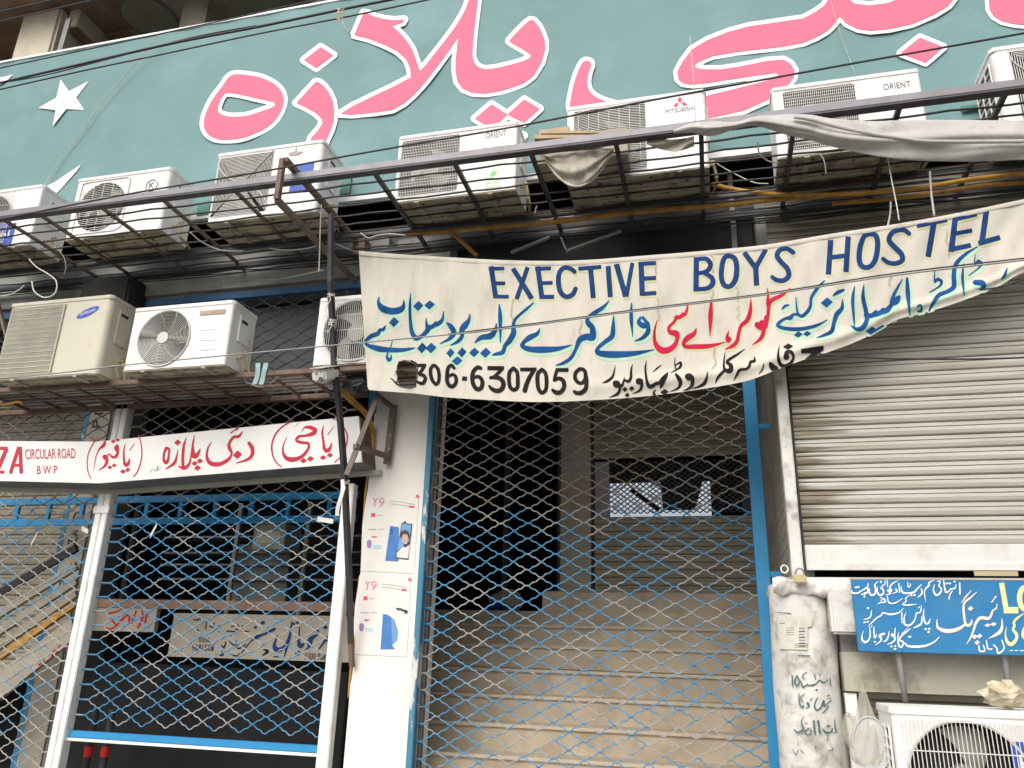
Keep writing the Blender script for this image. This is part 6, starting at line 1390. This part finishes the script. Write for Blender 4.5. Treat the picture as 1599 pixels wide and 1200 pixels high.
t = thing('hanging_rag', 'dirty cream rag hung like a pouch inside the cage rail', 'rag', tuple(at(905, 290, 4.45)))
def rag(u, v):
    x0 = 848 + 112 * u; top = 240 - 8 * u; sag = 50 * math.sin(math.pi * min(1, u * 1.02)) ** .8
    return at(x0 - 6 * v * (u - .5), top + (sag + 6) * v, 4.44 - .07 * math.sin(v * 3.0) * math.sin(u * 3.14) + .012 * math.sin(v * 14 + u * 7) + .01 * math.sin(u * 26))
b = MB(); b.grid(rag, 36, 22); o = b.build('pouch', 'rag_cloth', t, smooth=True)
b = MB(); b.tube([np.array(rag(i / 20, 1.0)) + np.array([0, -.006, 0]) for i in range(21)], .008, 5); b.build('hem', 'banner_cloth', t, smooth=True)
t = thing('cardboard_box', 'flattened cardboard and paper stacked behind the cage rail left of the diamond unit', 'cardboard', tuple(at(900, 300, 4.62)))
a = at(842, 300, 4.6); c = at(985, 240, 4.6)
MB().box(a[0], at(890, 300, 4.6)[0], 4.55, 4.75, 4.815, 5.10).build('box_body', 'cardboard', t, bevel=.004)
MB().box(at(925, 300, 4.6)[0], at(983, 300, 4.6)[0], 4.55, 4.75, 4.815, 5.03).build('box_body', 'beige_plaster', t, bevel=.004)
for i, (p, q, dz) in enumerate((((848, 216), (938, 216), 0), ((838, 224), (930, 222), .0))):
    aa = at(*p, 4.5); cc_ = at(*q, 4.5); MB().hexa([(aa[0], 4.42, aa[2] - .02), (cc_[0], 4.42, cc_[2] - .015), (cc_[0], 4.72, cc_[2] - .01), (aa[0], 4.72, aa[2] - .01)], [(aa[0], 4.42, aa[2] + .012), (cc_[0], 4.42, cc_[2]), (cc_[0], 4.72, cc_[2] + .0), (aa[0], 4.72, aa[2] + .012)]).build('flap', 'cardboard', t)
tag(MB().box(at(880, 290, 4.7)[0], at(912, 290, 4.7)[0], 4.7, 4.76, 4.83, 4.90).build('blue_wrapper', 'blue_rag'), 'small blue wrapper lying under the hanging rag', 'wrapper')
for px, dx in ((133, 0), (372, 0), (525, 1), (1510, 0)):
    q = at(px + 15, 300, 5.12)
lab = {0: 'between the K unit and the twisted unit', 1: 'right of the twisted grille unit', 2: 'under the right end of the green sign'}
for i, (xa, xb, ya, yb) in enumerate(((306, 327, 318, 336), (523, 548, 276, 304), (1503, 1535, 161, 173))):
    a = at(xa, yb, 5.27); c = at(xb, ya, 5.27); tag(MB().box(a[0], c[0], 5.278, 5.292, a[2], c[2]).build('green_sheet', 'green_plastic'), 'dark green plastic patch on the sign ' + lab[i], 'plastic sheet')

# ================================================================== BOTTOM RIGHT DETAILS
t = thing('hanging_plastic_bag', 'translucent plastic bag holding a round white disc hung beside the corner unit', 'bag', tuple(at(1355, 1190, 4.25)))
def bag(u, v):
    a = 2 * math.pi * u; cx_ = 1346 + 12 * v; w = 3 + 36 * (v ** 1.15) * (1 if v < .72 else math.sqrt(max(1 - ((v - .72) / .3) ** 2, 0.03)))
    y = 1068 + 126 * v; Yd = 4.28 + .05 * math.sin(a) * min(1, v * 1.6) + .006 * math.sin(9 * a + v * 12)
    return at(cx_ + w * math.cos(a), y + 3 * math.sin(5 * a) * v, Yd)
b = MB(); b.grid(bag, 36, 26); b.build('film', 'plastic_bag', t, smooth=True)
c = at(1361, 1162, 4.245); b = MB(); b.disc(tuple(c), .115, rx=.078, h=.01, n=32); b.build('disc', 'disc_white', t, bevel=.003)
b = MB(); b.tube([c + np.array([.078 * math.cos(a), -.004, .115 * math.sin(a)]) for a in [2 * math.pi * i / 36 for i in range(37)]], .0035, 5, cap=False); b.build('disc_rim', 'disc_white', t)
b = blob(*at(1328, 1142, 4.4), .035, .03, .07, 21, amp=.35); b.build('twisted_neck', 'plastic_bag', t, smooth=True)
b = blob(*at(1568, 1086, 4.14), .085, .06, .05, 33, nu=13, nv=9, amp=.45); tag(b.build('crumpled_paper', 'kraft_paper'), 'crumpled cream paper lying on top of the corner unit', 'paper')
t = thing('padlock', 'dull brass padlock at the foot of the shutter guide', 'padlock', tuple(at(1250, 912, 4.5)))
a = at(1240, 911, 4.50); c = at(1259, 898, 4.50); MB().box(a[0], c[0], 4.49, 4.53, a[2], c[2]).build('body', 'brass', t, bevel=.006)
q = at(1249, 897, 4.51); MB().tube([(q[0] + .022 * math.cos(x), 4.51, q[2] + .03 * math.sin(x)) for x in [math.pi * i / 8 for i in range(9)]], .005, 6).build('shackle', 'grey_iron', t)
q = at(1225, 889, 4.55); tag(MB().tube([(q[0] + .018 * math.cos(x), 4.55, q[2] + .02 * math.sin(x)) for x in [2 * math.pi * i / 14 for i in range(15)]], .005, 6, cap=False).build('iron_ring', 'shutter_rail'), 'small pale iron ring left of the shutter guide', 'ring')
for (px, py, m) in ((1329, 1095, 'cardboard'),):
    q = at(px, py, 4.8); tag(MB().box(q[0] - .02, q[0] + .03, 4.76, 4.78, q[2] - .07, q[2] + .07).build('cardboard_scrap', 'cardboard'), 'brown cardboard scrap wedged between round column and low shutter', 'scrap')
tag(MB().box(.605, .66, 4.62, 4.66, .13, 1.46).build('shutter_guide', 'post_white'), 'white guide of the low shutter beside the round column', 'guide')
